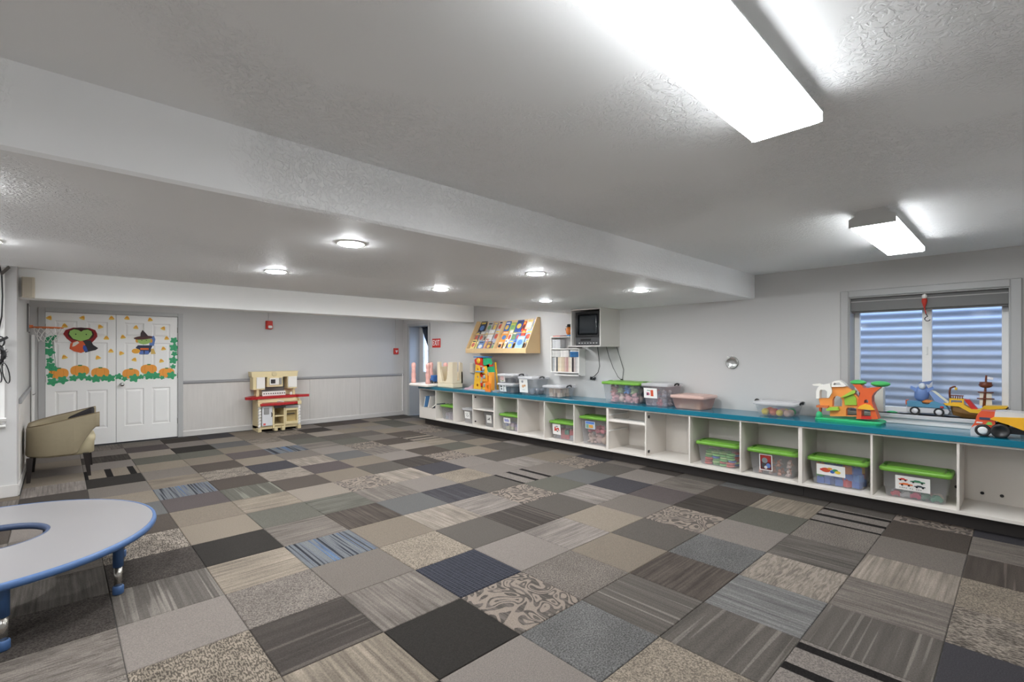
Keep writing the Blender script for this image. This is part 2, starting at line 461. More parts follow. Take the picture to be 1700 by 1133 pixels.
struct('baseboard_left', G().box(AX, AX + 0.02, AY + 0.02, WY, 0, 0.10, 0.003), MATS['baseboard_paint'], 'baseboard behind the beige armchair', 'baseboard')
struct('baseboard_front', G().box(RX0, AX + 0.012, AY - 0.02, AY, 0, 0.12, 0.003), MATS['baseboard_paint'], 'baseboard at the far left of the room', 'baseboard')

# ---- door_1: white double doors
d1 = sroot('door_1', 'white six-panel double doors covered in autumn paper cutouts', 'door')
g = G()
for a, b_ in ((DX0 - 0.075, DX0), (DX1, DX1 + 0.075)): g.box(a, b_, WY - 0.02, WY + 0.001, 0, DH + 0.06, 0.004)
obj('door_casing', g.box(DX0, DX1, WY - 0.02, WY + 0.001, DH, DH + 0.06, 0.004), trim_g, d1)
pm = {}
def panel_mesh(w, h):
    if (w, h) not in pm:
        R = lambda k, y: [Vector((x, y, z)) for x, z in ((-w / 2 + k, -h / 2 + k), (w / 2 - k, -h / 2 + k), (w / 2 - k, h / 2 - k), (-w / 2 + k, h / 2 - k))]
        g = G().rings([R(0, 0.0), R(0.012, 0.010), R(0.022, 0.010), R(0.045, 0.001)], cap0=False)
        me = bpy.data.meshes.new('door_panel'); g.bm.to_mesh(me); g.bm.free(); me.materials.append(white_m); pm[(w, h)] = me
    return pm[(w, h)]
lw = (DX1 - DX0) / 2
for s in range(2):
    x0 = DX0 + s * lw + 0.003; x1 = x0 + lw - 0.006; yf = WY + 0.006
    cells = []
    for c in (0.28, 0.72):
        for z0, z1 in ((0.26, 0.86), (1.02, 1.60), (1.69, 1.92)):
            cells.append((x0 + (x1 - x0) * c, (z0 + z1) / 2, 0.25, z1 - z0))
    g = G().plate([(x0, 0.012), (x1, 0.012), (x1, DH - 0.004), (x0, DH - 0.004)], [[(cx - w / 2, cz - h / 2), (cx + w / 2, cz - h / 2), (cx + w / 2, cz + h / 2), (cx - w / 2, cz + h / 2)] for cx, cz, w, h in cells], 'y', yf, yf + 0.040)
    leaf = obj('door_leaf', g, white_m, d1)
    for cx, cz, w, h in cells: inst('panel', panel_mesh(w, h), leaf, (cx, yf, cz))
    for hz in (0.28, 1.05, 1.82):
        hx = x0 - 0.004 if s == 0 else x1 + 0.004
        obj('hinge', G().cyl((hx, yf - 0.006, hz - 0.045), (hx, yf - 0.006, hz + 0.045), 0.007), M('hinge_metal', (120, 118, 112), 0.4, metal=0.7), leaf)
    if s == 1:
        obj('knob', G().lathe([(0.030, 0), (0.030, -0.008), (0.012, -0.012), (0.012, -0.035), (0.026, -0.045), (0.030, -0.060), (0.022, -0.072), (0.005, -0.075)], (x0 + 0.065, yf, 0.93), 'y'), chrome, leaf)
obj('light_block_backing', G().box(DX0 - 0.02, DX1 + 0.02, WY + 0.05, WY + 0.08, 0, DH + 0.02), M('dark_backing', (40, 38, 36), 0.8), d1)  # unseen dark backing, added to stop sky light leaking through the door gaps
obj('threshold', G().box(DX0, DX1, WY - 0.004, WY + 0.05, 0.0, 0.010), black_m, d1)

# ---- door_2: recessed exit door with curtained window
d2 = sroot('door_2', 'narrow grey exit doorway with a curtained glass door', 'door')
g = G().box(WX - 0.018, WX + 0.001, DO[0] - 0.065, DO[0], 0, DO[2] + 0.055, 0.003).box(WX - 0.018, WX + 0.001, DO[1], DO[1] + 0.065, 0, DO[2] + 0.055, 0.003).box(WX - 0.018, WX + 0.001, DO[0], DO[1], DO[2], DO[2] + 0.055, 0.003)
obj('door_casing', g, trim_g, d2)
XD = 6.10
g = G().box(WX + 0.001, XD + 0.05, DO[1] - 0.012, DO[1] - 0.002, 0, DO[2] - 0.002).box(WX + 0.001, XD + 0.05, DO[0] + 0.002, DO[0] + 0.012, 0, DO[2] - 0.002).box(WX + 0.001, XD + 0.05, DO[0] + 0.002, DO[1] - 0.002, DO[2] - 0.012, DO[2] - 0.002)
obj('jamb', g, M('jamb_paint', (168, 172, 178), 0.35), d2)
LY0, LY1, LZ0, LZ1 = 8.94, 9.41, 1.0, 1.86
g = G().plate([(DO[0] + 0.013, 0.01), (DO[1] - 0.013, 0.01), (DO[1] - 0.013, DO[2] - 0.013), (DO[0] + 0.013, DO[2] - 0.013)], [[(LY0, LZ0), (LY1, LZ0), (LY1, LZ1), (LY0, LZ1)]], 'x', XD, XD + 0.04)
leaf = obj('door_leaf', g, M('exit_door_paint', (206, 204, 202), 0.45), d2)
fro = M('frosted_glass', (225, 235, 245), 0.4, alpha=0.35)
obj('pane', G().box(XD + 0.012, XD + 0.02, LY0, LY1, LZ0, LZ1), fro, leaf)
g = G()
for a, b_, c, d in ((LY0 - 0.02, LY1 + 0.02, LZ0 - 0.02, LZ0), (LY0 - 0.02, LY1 + 0.02, LZ1, LZ1 + 0.02), (LY0 - 0.02, LY0, LZ0, LZ1), (LY1, LY1 + 0.02, LZ0, LZ1)): g.box(XD - 0.008, XD, a, b_, c, d)
obj('pane_frame', g, white_m, leaf)
# curtain, tied back to the right-hand side
cur = thing('curtain', 'dark navy curtain tied back over the exit door window', 'curtain', (XD - 0.03, 9.0, 1.3))
rings = []
def fold(yc, hw, z, n=40):
    front = [Vector((-0.014 * math.sin(i / (n - 1) * 6 * PI) * min(1, hw / 0.1), yc + hw - 2 * hw * i / (n - 1), z)) for i in range(n)]
    back = [p + Vector((0.010, 0, 0)) for p in reversed(front)]
    return front + back
prof = [(2.02, 0.215, 0.215), (1.92, 0.21, 0.195), (1.80, 0.175, 0.155), (1.68, 0.14, 0.115), (1.60, 0.11, 0.09), (1.54, 0.10, 0.065), (1.47, 0.115, 0.085), (1.40, 0.095, 0.055), (1.33, 0.085, 0.035)]
g = G().rings([fold(yc, hw, z - 1.3) for z, yc, hw in prof], smooth=True)
obj('cloth', g, M('navy_cloth', (50, 56, 68), 0.85, var=0.2, vscale=20), cur)
obj('tie_back', G().tube([(0.02 + 0.035 * math.cos(t), 0.10 + 0.07 * math.sin(t), 0.235) for t in [2 * PI * k / 14 for k in range(14)]], 0.016, closed=True), MATS['navy_cloth'], cur)
obj('curtain_rod', G().cyl((0.0, -0.12, 0.712), (0.0, 0.46, 0.712), 0.007), black_m, cur)

# ---- window_1 with corrugated window well outside
w1 = sroot('window_1', 'white sliding window with grey casing above the sill toys', 'window')
y0, y1, z0, z1 = WO
g = G()
for a, b_, c, d in ((y0 - 0.068, y0, z0 - 0.02, z1 + 0.066), (y1, y1 + 0.068, z0 - 0.02, z1 + 0.066), (y0, y1, z1, z1 + 0.066)): g.box(WX - 0.022, WX + 0.001, a, b_, c, d, 0.006)
obj('window_casing', g, trim_g, w1)
XW = 6.03
g = G().box(WX + 0.001, XW + 0.06, y0 + 0.001, y0 + 0.010, z0, z1 - 0.001).box(WX + 0.001, XW + 0.06, y1 - 0.010, y1 - 0.001, z0, z1 - 0.001).box(WX + 0.001, XW + 0.06, y0 + 0.010, y1 - 0.010, z1 - 0.010, z1 - 0.001)
obj('jamb', g, trim_g, w1)
obj('window_sill', G().box(WX - 0.045, XW + 0.06, y0 - 0.06, y1 + 0.06, z0 - 0.035, z0, 0.004), M('sill_paint', (206, 205, 205), 0.4), w1)
obj('sill_apron', G().box(WX - 0.018, WX + 0.001, y0 - 0.06, y1 + 0.06, 0.767, z0 - 0.035, 0.004), white_m, w1)
g = G()
for a, b_, c, d in ((y0 + 0.010, y0 + 0.055, z0, z1 - 0.01), (y1 - 0.055, y1 - 0.010, z0, z1 - 0.01), (y0 + 0.055, y1 - 0.055, z0, z0 + 0.05), (y0 + 0.055, y1 - 0.055, z1 - 0.06, z1 - 0.01)): g.box(XW, XW + 0.05, a, b_, c, d, 0.004)
obj('window_frame', g, plast_w, w1)
obj('mullion', G().box(XW - 0.01, XW + 0.05, 0.585, 0.655, z0 + 0.05, z1 - 0.05, 0.004), plast_w, w1)
obj('pane', G().box(XW + 0.02, XW + 0.026, y0 + 0.055, 0.585, z0 + 0.05, z1 - 0.05), glass_m, w1)
obj('pane', G().box(XW + 0.02, XW + 0.026, 0.655, y1 - 0.055, z0 + 0.05, z1 - 0.05), glass_m, w1)
obj('latch', G().box(XW - 0.02, XW - 0.01, 0.612, 0.628, 1.42, 1.50, 0.003), plast_w, w1)
# rolled shade at the head of the window
sh = thing('window_shade', 'grey rolled window shade at the top of the window', 'shade', (WX + 0.03, (y0 + y1) / 2, 1.86))
hw = (y1 - y0) / 2 - 0.012
obj('valance', G().prism([(0.0, 0.0), (0.0, 0.10), (0.02, 0.135), (0.10, 0.135), (0.10, 0.0)], 'y', -hw, hw), M('shade_fabric', (120, 119, 118), 0.7), sh)
obj('hem_bar', G().box(-0.006, 0.0, -hw, hw, 0.09, 0.098), M('shade_bar', (170, 168, 165), 0.5), sh)
obj('shade_fabric', G().box(0.03, 0.034, -hw, hw, -0.02, 0.0), MATS['shade_fabric'], sh)
# red bird-like hook toy hanging from the shade
t = thing('hanging_toy', 'small red and white figure with a dark hook dangling at the window middle', 'ornament', (WX + 0.012, 0.62, 1.80))
obj('head', G().ball((0, 0, 0.165), (0.014, 0.020, 0.024)), M('toy_white', (235, 232, 228), 0.5), t)
obj('body', G().lathe([(0.018, 0.145), (0.022, 0.12), (0.014, 0.09), (0.006, 0.06), (0.004, 0.05)], (0, 0, 0), 'z', 10), M('toy_red', (196, 52, 36), 0.5), t)
obj('tail', G().cyl((0, 0, 0.055), (0, -0.012, 0.0), 0.005, 0.004), MATS['toy_red'], t)
obj('hook', G().tube([(0, -0.012, 0.0)] + [(0, -0.022 + 0.02 * math.cos(a), -0.045 + 0.02 * math.sin(a)) for a in [PI / 2 - k * 0.4 for k in range(12)]], 0.004), black_m, t)
# corrugated galvanised wall of the window well
g = G(); rings = []
nz = 190
for k in range(nz + 1):
    z = 0.55 + 2.35 * k / nz
    off = 0.0075 * math.sin(2 * PI * z / 0.09)
    ring = []
    for i in range(29):
        a = -PI / 2 + PI * i / 28
        rx, ry = 0.62 + off, 0.98 + off
        ca, sa = math.cos(a), math.sin(a)
        ring.append(Vector((6.14 + rx * math.copysign(abs(ca) ** 0.45, ca), 0.62 + ry * math.copysign(abs(sa) ** 0.45, sa), z)))
    rings.append(ring)
g.rings(rings, closed=False, smooth=True)
well = obj('window_well', g, M('galvanised_steel', (158, 166, 180), 0.38, metal=0.35, var=0.12, vscale=3.0), None)
tag(well, 'corrugated galvanised steel window well outside the window', 'window well', kind='structure')
gw = obj('gravel_bed', G().box(6.0, 6.9, -0.5, 1.75, 0.5, 0.56), M('gravel', (120, 118, 112), 0.9, var=0.4, vscale=60), None)
tag(gw, 'grey gravel at the bottom of the window well', 'gravel', kind='structure')

# ================================================================== LIGHTS
lens_m = M('lit_diffuser', (245, 245, 243), 0.4, emit=LENS_E)
side_m = M('lit_diffuser_side', (245, 245, 243), 0.4, emit=LENS_E * 0.56)
disc_m = M('lit_disc', (245, 245, 243), 0.4, emit=DISC_E)
fixm = M('fixture_metal', (205, 205, 203), 0.4)
def fluoro(x0, x1, y0, y1, label):
    zc = HC; yc = (y0 + y1) / 2; hw = (y1 - y0) / 2
    t = thing('fluorescent_light', label, 'ceiling light', ((x0 + x1) / 2, yc, zc), group='wraparound ceiling lights')
    L = (x1 - x0) / 2
    obj('housing', G().prism([(-hw * 0.55, 0.0), (-hw * 0.55, -0.03), (-hw, -0.060), (-hw, -0.066), (hw, -0.066), (hw, -0.060), (hw * 0.55, -0.03), (hw * 0.55, 0.0)], 'x', -L + 0.012, L - 0.012), fixm, t)
    # wraparound lens: flat bottom, sides up to the housing
    pr = [(-hw + 0.004, -0.088), (-hw + 0.010, -0.1), (hw - 0.010, -0.1), (hw - 0.004, -0.088)]
    df = obj('diffuser', G().prism(pr, 'x', -L + 0.012, L - 0.012), lens_m, t)
    for s in (-1, 1): obj('diffuser_side', G().prism([(s * hw, -0.066), (s * hw, -0.092), (s * (hw - 0.010), -0.0999), (s * (hw - 0.012), -0.066)], 'x', -L + 0.012, L - 0.012), side_m, df)
    for s in (-1, 1):
        pe = [(-hw - 0.002, -0.05), (-hw - 0.002, -0.1), (hw + 0.002, -0.1), (hw + 0.002, -0.05), (hw * 0.75, -0.035), (hw * 0.75, -0.018), (hw * 0.5, -0.0), (-hw * 0.5, -0.0), (-hw * 0.75, -0.018), (-hw * 0.75, -0.035)]
        a = -L if s < 0 else L - 0.012
        if s < 0: obj('end_cap', G().prism(pe, 'x', a, a + 0.012), fixm, t)
    obj('end_cap', G().prism([(-hw, -0.05), (-hw, -0.098), (hw, -0.098), (hw, -0.05), (hw * 0.5, 0), (-hw * 0.5, 0)], 'x', L - 0.011, L), fixm, t)
    return t
fluoro(0.655, 1.915, 0.468, 0.700, 'long bright wraparound ceiling light at the top of the picture')
fluoro(3.66, 4.93, 0.520, 0.755, 'smaller bright wraparound ceiling light above the window')
fluoro(-2.35, -1.09, 0.468, 0.700, 'added unseen wraparound ceiling light over the left end of the room behind the viewer')  # out of view, added to even out the room light
for xa, w_ in ((0.3, 'leftmost'), (2.2, 'in the middle'), (4.1, 'nearest the shelves')):
    fluoro(xa, xa + 1.25, 5.56, 5.79, 'added unseen wraparound ceiling light in the raised bay behind the soffit, ' + w_)  # bay light inferred; these hidden fixtures are added to brighten the far end
fluoro(1.2, 2.45, 7.85, 8.08, 'added unseen wraparound ceiling light before the play kitchen, behind the beam')  # hidden fixture added to light the far wall
fluoro(3.7, 4.95, 7.85, 8.08, 'added unseen wraparound ceiling light near the exit door, behind the beam')  # likewise added out of view, for the far wall and floor
fluoro(-2.35, -1.1, 5.2, 5.43, 'added unseen wraparound ceiling light over the far left of the room')  # unseen fixture added to send more light towards the shelves
NM = {(0, 0): 'large round recessed light at the front left of the soffit', (0, 1): 'round recessed light nearest the double doors', (1, 0): 'round recessed light in the soffit front row, middle', (1, 1): 'round recessed light in the soffit back row, middle', (2, 0): 'round recessed light in the soffit front row nearest the television', (2, 1): 'round recessed light above the wooden book rack'}
for a, x in enumerate((1.20, 2.70, 4.20, -0.30, -1.80)):  # the two leftmost columns are unseen lights, added beyond the view
    for b_, y in enumerate((2.59, 3.87)):
        lab = NM.get((a, b_), 'added unseen recessed light over the left part of the room %s' % ('near the drop edge' if b_ == 0 else 'farther back'))
        if a == 4: lab = lab.replace('left part', 'far left part')
        t = thing('recessed_light', lab, 'ceiling light', (x, y, HS), group='recessed soffit lights')
        obj('trim_ring', G().lathe([(0.082, 0.0), (0.082, -0.004), (0.074, -0.007), (0.066, -0.005), (0.066, 0.0)], n=28), plast_w, t)
        obj('lit_disc', G().lathe([(0.066, -0.001), (0.066, -0.008), (0.058, -0.012), (0.03, -0.015), (0.001, -0.016)], n=28), disc_m, t)

# ================================================================== TOY SHELVES ALONG THE WALL
P = 0.5735
def EY(k): return 8.385 - P * k
XF = 5.335; ZB, ZT = 0.125, 0.715; TH = 0.017
ULAB = ['toy shelf unit at the far end by the exit door', 'second toy shelf unit from the exit door', 'third toy shelf unit from the exit door', 'nearest toy shelf unit under the window']
for u in range(4):
    ya, yb = EY(4 * u), EY(4 * u + 4)
    t = thing('toy_shelf_unit', ULAB[u] + ', pale laminate with open cubbies', 'shelf', (XF, (ya + yb) / 2, 0), group='toy shelf units along the wall')
    yc = (ya + yb) / 2; D = WX - XF - 0.004
    obj('toe_kick', G().box(0.11, 0.125, yb - yc + 0.002, ya - yc - (0.06 if u == 0 else 0.002), 0, ZB), toe_m, t)
    if u == 0: obj('toe_kick', G().box(0.11, D, ya - yc - 0.06, ya - yc - 0.045, 0, ZB), toe_m, t)
    obj('bottom_panel', G().box(0.0, D, yb - yc + TH, ya - yc - TH, ZB, ZB + 0.028, 0.0015), shelf_m, t)
    obj('back_panel', G().box(D - 0.008, D, yb - yc + TH, ya - yc - TH, ZB + 0.028, ZT - 0.016), shelf_m, t)
    obj('top_rail', G().box(0.0, 0.06, yb - yc + TH, ya - yc - TH, ZT - 0.016, ZT), shelf_m, t)
    for k in range(5):
        y = EY(4 * u + k) - yc
        if k == 0: a, b_ = y - TH, y
        elif k == 4: a, b_ = y, y + TH
        else: a, b_ = y - TH / 2, y + TH / 2
        zb = ZB if k in (0, 4) else ZB + 0.028
        obj('divider', G().box(0.0, D - (0 if k in (0, 4) else 0.008), a, b_, zb, ZT - (0 if k in (0, 4) else 0.016), 0.001), shelf_m, t)
    def bay(k): return EY(k + 1) + TH / 2 - yc, EY(k) - TH / 2 - yc
    if u == 0:
        a, b_ = bay(0)
        obj('drawer_front', G().box(-0.004, 0.012, a - 0.004, b_ + 0.004, ZB + 0.004, 0.345, 0.002), shelf_m, t)
        a, b_ = bay(3)
        obj('inner_shelf', G().box(0.008, D - 0.01, a, b_, 0.435, 0.455), shelf_m, t)
        obj("drawer_tray", G().box(0.012, D - 0.01, EY(1) + TH / 2 - yc, EY(0) - TH - yc, 0.330, 0.342), shelf_m, t)
        for z in (0.22, 0.65): obj("hinge", G().cyl((0.05, b_ - 0.001, z), (0.05, b_ - 0.014, z), 0.014, n=10), black_m, t)
    if u == 2:
        a, b_ = bay(8)
        obj('inner_shelf', G().box(0.006, 0.20, a, b_, 0.525, 0.556, 0.002), shelf_m, t)
        for z in (0.60, 0.39): obj('drawer_runner', G().box(0.02, D - 0.05, b_ - 0.022, b_, z, z + 0.014), plast_w, t)
        obj('support_strip', G().prism([(0.10, 0.15), (0.13, 0.15), (0.20, 0.52), (0.17, 0.52)], 'y', b_ - 0.004, b_), plast_w, t)
        obj('shelf_pin', G().cyl((0.01, a, 0.31), (0.01, a + 0.012, 0.31), 0.006, n=8), plast_w, t)
        a, b_ = bay(9)
        for z in (0.20, 0.635):
            hg = obj('hinge', G().box(0.035, 0.075, b_ - 0.012, b_, z - 0.018, z + 0.018, 0.006), black_m, t)
            obj('hinge_screw', G().cyl((0.05, b_ - 0.010, z), (0.05, b_ - 0.015, z), 0.006, n=8), chrome, hg)
    if u == 3:
        for yy, zz in ((1.33, 0.665), (1.21, 0.665), (1.08, 0.665), (0.79, 0.665), (0.69, 0.665), (0.58, 0.665), (0.46, 0.665), (0.40, 0.245), (0.27, 0.665), (0.13, 0.665), (0.235, 0.225), (0.115, 0.225)):
            obj('grommet', G().lathe([(0.013, 0), (0.013, -0.003), (0.009, -0.004), (0.001, -0.004)], (D - 0.008, yy - yc, zz), 'x', 14), black_m, t)
ct = thing('countertop', 'long teal laminate countertop over the toy shelves', 'countertop', (XF, 3.8, ZT))
obj('slab', G().box(-0.02, WX - XF - 0.001, EY(16) - 3.8, 8.40 - 3.8, 0.0, 0.052, 0.003), teal_m, ct)

# ================================================================== STORAGE BINS
LIDG = M('green_lid_plastic', (112, 166, 60), 0.4)
LIDC = M('clear_lid_plastic', (225, 224, 226), 0.25, alpha=0.5)
def loft_rr(g, specs, inner=False):
    g.rings([[Vector((x, y, z)) for x, y in rrect(hx, hy, r)] for hx, hy, r, z in specs], smooth=True, cap1=not inner, cap0=True)
def bin_box(label, X, Y, Z, hx, hy, h, lid='green', body=None, group='green-lidded bins in the cubbies', handles=False, name='storage_bin', rot=0.0):
    """tapered tub; hx, hy = half sizes at the lid"""
    t = thing(name, label, 'storage bin', (X, Y, Z), rot, group)
    bx, by = hx - 0.045, hy - 0.045
    ix, iy = hx - 0.018, hy - 0.018
    g = G()
    hb = h - (0.035 if lid else 0.0)
    outer = [(bx - 0.012, by - 0.012, 0.03, 0.0), (bx, by, 0.035, 0.012), (ix, iy, 0.035, hb - 0.012), (ix + 0.012, iy + 0.012, 0.04, hb - 0.010), (ix + 0.012, iy + 0.012, 0.04, hb)]
    inn = [(ix - 0.003, iy - 0.003, 0.033, hb), (bx - 0.003, by - 0.003, 0.032, 0.015), (bx - 0.014, by - 0.014, 0.028, 0.004)]
    loft_rr(g, outer + inn)
    obj('tub', g, body or clear_m, t)
    if lid:
        g = G()
        lm = LIDG if lid == 'green' else (LIDC if lid == 'clear' else lid)
        loft_rr(g, [(hx - 0.004, hy - 0.004, 0.042, hb - 0.008), (hx, hy, 0.045, hb - 0.004), (hx, hy, 0.045, hb + 0.018), (hx - 0.006, hy - 0.006, 0.042, hb + 0.026), (hx - 0.03, hy - 0.03, 0.03, hb + 0.028), (hx - 0.04, hy - 0.04, 0.025, hb + 0.020), (hx - 0.05, hy - 0.05, 0.02, hb + 0.020), (hx - 0.056, hy - 0.056, 0.018, hb + 0.033)])
        L = obj('lid', g, lm, t)
        if lid == 'green':
            for s in (-1, 1): obj('lid_latch', G().box(-0.04, 0.04, s * (hy - 0.03) - 0.010, s * (hy - 0.03) + 0.010, hb + 0.024, hb + 0.036, 0.003), M('lid_latch_dark', (70, 120, 34), 0.5), L)
    if handles:
        for s in handles:
            obj('handle', G().tube([(-0.05, s * (hy + 0.002), hb + 0.004), (-0.045, s * (hy + 0.012), hb + 0.022), (0, s * (hy + 0.016), hb + 0.030), (0.045, s * (hy + 0.012), hb + 0.022), (0.05, s * (hy + 0.002), hb + 0.004)], 0.010), black_m, t)
    return t
def card(parent_bin, yc, zc, w, h, shapes, back=(236, 234, 230), frame=None, hxb=0.0):
    """printed picture card on the front (-x) face of a bin; shapes = list of (polygon in card units, colour)"""
    c = inst_plate('picture_card', [(-w / 2, -h / 2), (w / 2, -h / 2), (w / 2, h / 2), (-w / 2, h / 2)], back, parent_bin, (hxb, yc, zc), 0.0015)
    c['label'] = 'printed picture card'
    if frame:
        inst_plate('card_picture', [(-w / 2 + 0.008, -h / 2 + 0.008), (w / 2 - 0.008, -h / 2 + 0.008), (w / 2 - 0.008, h / 2 - 0.008), (-w / 2 + 0.008, h / 2 - 0.008)], frame, c, (-0.0012, 0, 0), 0.001)
    for k, (poly, colr) in enumerate(shapes):
        inst_plate('card_picture', [(-u * w / 2, v * h / 2) for u, v in poly], colr, c, (-0.0024 - 0.0003 * k, 0, 0), 0.001)
    return c
def inst_plate(name, poly, colr, parent, loc, th):
    g = G().prism(poly, 'x', -th, 0.0)
    o = obj(name, g, paper_m, parent, loc); o.color = rgb(colr); return o
def ell(cx, cy, rx, ry, n=14): return circ(cx, cy, rx, n, ry)
def carshape(cx, cy, s, t=0.5):
    return [(cx - s, cy - s * .35), (cx + s, cy - s * .35), (cx + s, cy + s * .05), (cx + s * .5, cy + s * .12), (cx + s * .25, cy + s * t), (cx - s * .35, cy + s * t), (cx - s * .6, cy + s * .12), (cx - s, cy)]

# little meshes for things inside bins
def shared(name, g, mat):
    me = bpy.data.meshes.new(name); g.bm.to_mesh(me); g.bm.free(); me.materials.append(mat); return me
blk = G().box(-0.5, 0.5, -0.5, 0.5, 0, 1.0, 0.05)
for a in (-0.25, 0.25):
    for b_ in (-0.25, 0.25): blk.cyl((a, b_, 1.0), (a, b_, 1.14), 0.15, n=8)
ME_BLOCK = shared('toy_block', blk, toy_m)
ME_BALL = shared('toy_ball', G().ball((0, 0, 0.5), 0.5, 14, 9), toy_m)
cg = G().prism([(-0.5, 0.12), (0.5, 0.12), (0.5, 0.35), (0.28, 0.42), (0.12, 0.62), (-0.25, 0.62), (-0.4, 0.42), (-0.5, 0.38)], 'y', -0.22, 0.22)
for a in (-0.3, 0.3):
    for s in (-1, 1): cg.cyl((a, s * 0.17, 0.13), (a, s * 0.25, 0.13), 0.13, n=10)
ME_CAR = shared('toy_car', cg, toy_m)
pg = G().ball((0, 0, 0.38), (0.42, 0.36, 0.38), 14, 9).ball((0.26, 0, 0.78), (0.26, 0.25, 0.24), 12, 8)
for s in (-1, 1): pg.ball((0.24, s * 0.2, 0.98), (0.09, 0.09, 0.11), 8, 6).ball((0.3, s * 0.28, 0.12), (0.2, 0.12, 0.12), 8, 6).ball((0.2, s * 0.38, 0.5), (0.12, 0.16, 0.1), 8, 6)
pg.ball((0.5, 0, 0.74), (0.09, 0.11, 0.08), 8, 6)
ME_PLUSH = shared('plush_toy', pg, fur_m)
dg = G().cyl((0, 0, 0.0), (0, 0, 0.34), 0.22, 0.16, 10).ball((0, 0, 0.52), (0.17, 0.17, 0.19), 10, 8)
for s in (-1, 1): dg.cyl((s * 0.12, 0, 0.3), (s * 0.34, 0, 0.08), 0.07, 0.05, 8)
ME_DOLL = shared('doll', dg, toy_m)
ring_pts = [(0.36 * math.cos(2 * PI * k / 16), 0.36 * math.sin(2 * PI * k / 16), 0.12) for k in range(16)]
ME_RING = shared('toy_ring', G().tube(ring_pts, 0.12, 8, closed=True), toy_m)
LAY = ['lowest', 'second', 'third', 'fourth', 'fifth', 'sixth']
ORDN = ['first', 'second', 'third', 'fourth', 'fifth', 'sixth']
def cname(c):
    r, g_, b_ = c; mx, mn = max(c), min(c)
    if mx - mn < 24: return 'white' if mx > 205 else ('pale grey' if mx > 165 else ('grey' if mx > 105 else 'dark grey'))
    if mx == r:
        if b_ >= g_ * 0.9: return 'pink' if r > 195 else 'mauve'
        if g_ > r * 0.86: return 'cream' if mn > 150 else 'yellow'
        if g_ > r * 0.72: return ('beige' if mn > 130 else 'yellow')
        if g_ > r * 0.5: return 'peach' if mn > 100 else 'orange'
        return 'red'
    if mx == g_: return 'green'
    return 'lavender' if r > g_ else ('pale blue' if mn > 140 else 'blue')
def fill(me, name, noun, where, cat, group, binloc, hx, hy, z0, layers, size, cols, jitter=0.3, nx=2, ny=5, dz=0.92):
    """piles things layer on layer inside a bin"""
    X, Y, Z = binloc
    rows = {1: ['single'], 2: ['front', 'back'], 3: ['front', 'middle', 'back']}[nx]
    for L in range(layers):
        for a in range(nx):
            for b_ in range(ny):
                sz = size * random.uniform(0.90, 1.04)
                px_ = X + (-hx + 2 * hx * (a + 0.5) / nx) + random.uniform(-1, 1) * jitter * hx / nx
                py_ = Y + (-hy + 2 * hy * (b_ + 0.5) / ny) + random.uniform(-1, 1) * jitter * hy / ny
                c = random.choice(cols)
                o = inst(name, me, None, (px_, py_, Z + z0 + L * size * dz), (0, 0, random.uniform(0, PI)), rgb(c))
                o.scale = (sz, sz, sz)
                lay = '' if layers == 1 else ' of %s layer' % LAY[L]
                tag(o, '%s %s, %s from left, %s row%s, %s' % (cname(c), noun, ORDN[ny - 1 - b_], rows[a], lay, where), cat, group)
ZS = ZB + 0.028
BX = XF + 0.045 + 0.165
def cubby_bin(k, label, h=0.275, lid='green', hy=0.247, hx=0.165, dy=0.0, body=None):
    Y = (EY(k) + EY(k + 1)) / 2 + dy
    return bin_box(label, BX, Y, ZS, hx, hy, h, lid, body), (BX, Y, ZS)
FX = lambda hx, z, h: -(hx - 0.045 + (0.027) * z / h) - 0.004      # front face of a tub at height z
def fcard(t, hx, h, z, yc, w, hh, shapes, **kw):
    c = card(t, yc, z, w, hh, shapes, hxb=FX(hx, z, h), **kw)
    c.rotation_euler = (0, -math.atan2(0.027, h), 0); return c
bright = [(205, 60, 50), (232, 182, 40), (60, 110, 190), (70, 160, 80), (230, 130, 40), (236, 226, 210)]
# bay 1
t, L = cubby_bin(1, 'green-lidded clear bin in the far shelf, second cubby from the exit door', 0.285, dy=-0.02)
fill(ME_BLOCK, 'toy_block', 'block', 'far green-lidded bin', 'toy', 'pale blocks in the far bin', L, 0.09, 0.17, 0.006, 2, 0.062, [(170, 175, 190), (190, 180, 185), (150, 160, 185), (200, 190, 200)], nx=2, ny=4)
# bay 2
Y2 = (EY(2) + EY(3)) / 2 - 0.055
t = bin_box('white-lidded clear bin with a card of small dark pictures, in the far shelf', BX, Y2, ZS, 0.15, 0.19, 0.28, 'clear', group='clear-lidded bins in the cubbies')
fcard(t, 0.15, 0.28, 0.15, 0.03, 0.15, 0.13, [(ell(-.3, -.1, .14, .1), (60, 60, 60)), (ell(.1, .3, .12, .14), (70, 70, 70)), (ell(.35, -.2, .12, .16), (50, 50, 50)), (ell(-.05, -.35, .1, .1), (60, 60, 60)), (ell(-.45, .35, .1, .12), (80, 80, 80))])
# bay 3 lower
Y3 = (EY(3) + EY(4)) / 2 - 0.07
t = bin_box('open grey translucent bin with a dark picture card, under the cubby shelf', BX - 0.02, Y3, ZS, 0.14, 0.17, 0.255, None, M('grey_bin_plastic', (176, 174, 174), 0.3, alpha=0.6), group='lidless bins in the cubbies')
fcard(t, 0.14, 0.255, 0.14, 0.0, 0.13, 0.14, [([(-.6, -.1), (-.1, .0), (.2, .35), (.6, .3), (.2, .05), (.5, -.4), (0, -.15), (-.5, -.35)], (70, 66, 66)), (ell(-.3, .2, .1, .1), (90, 80, 80))])
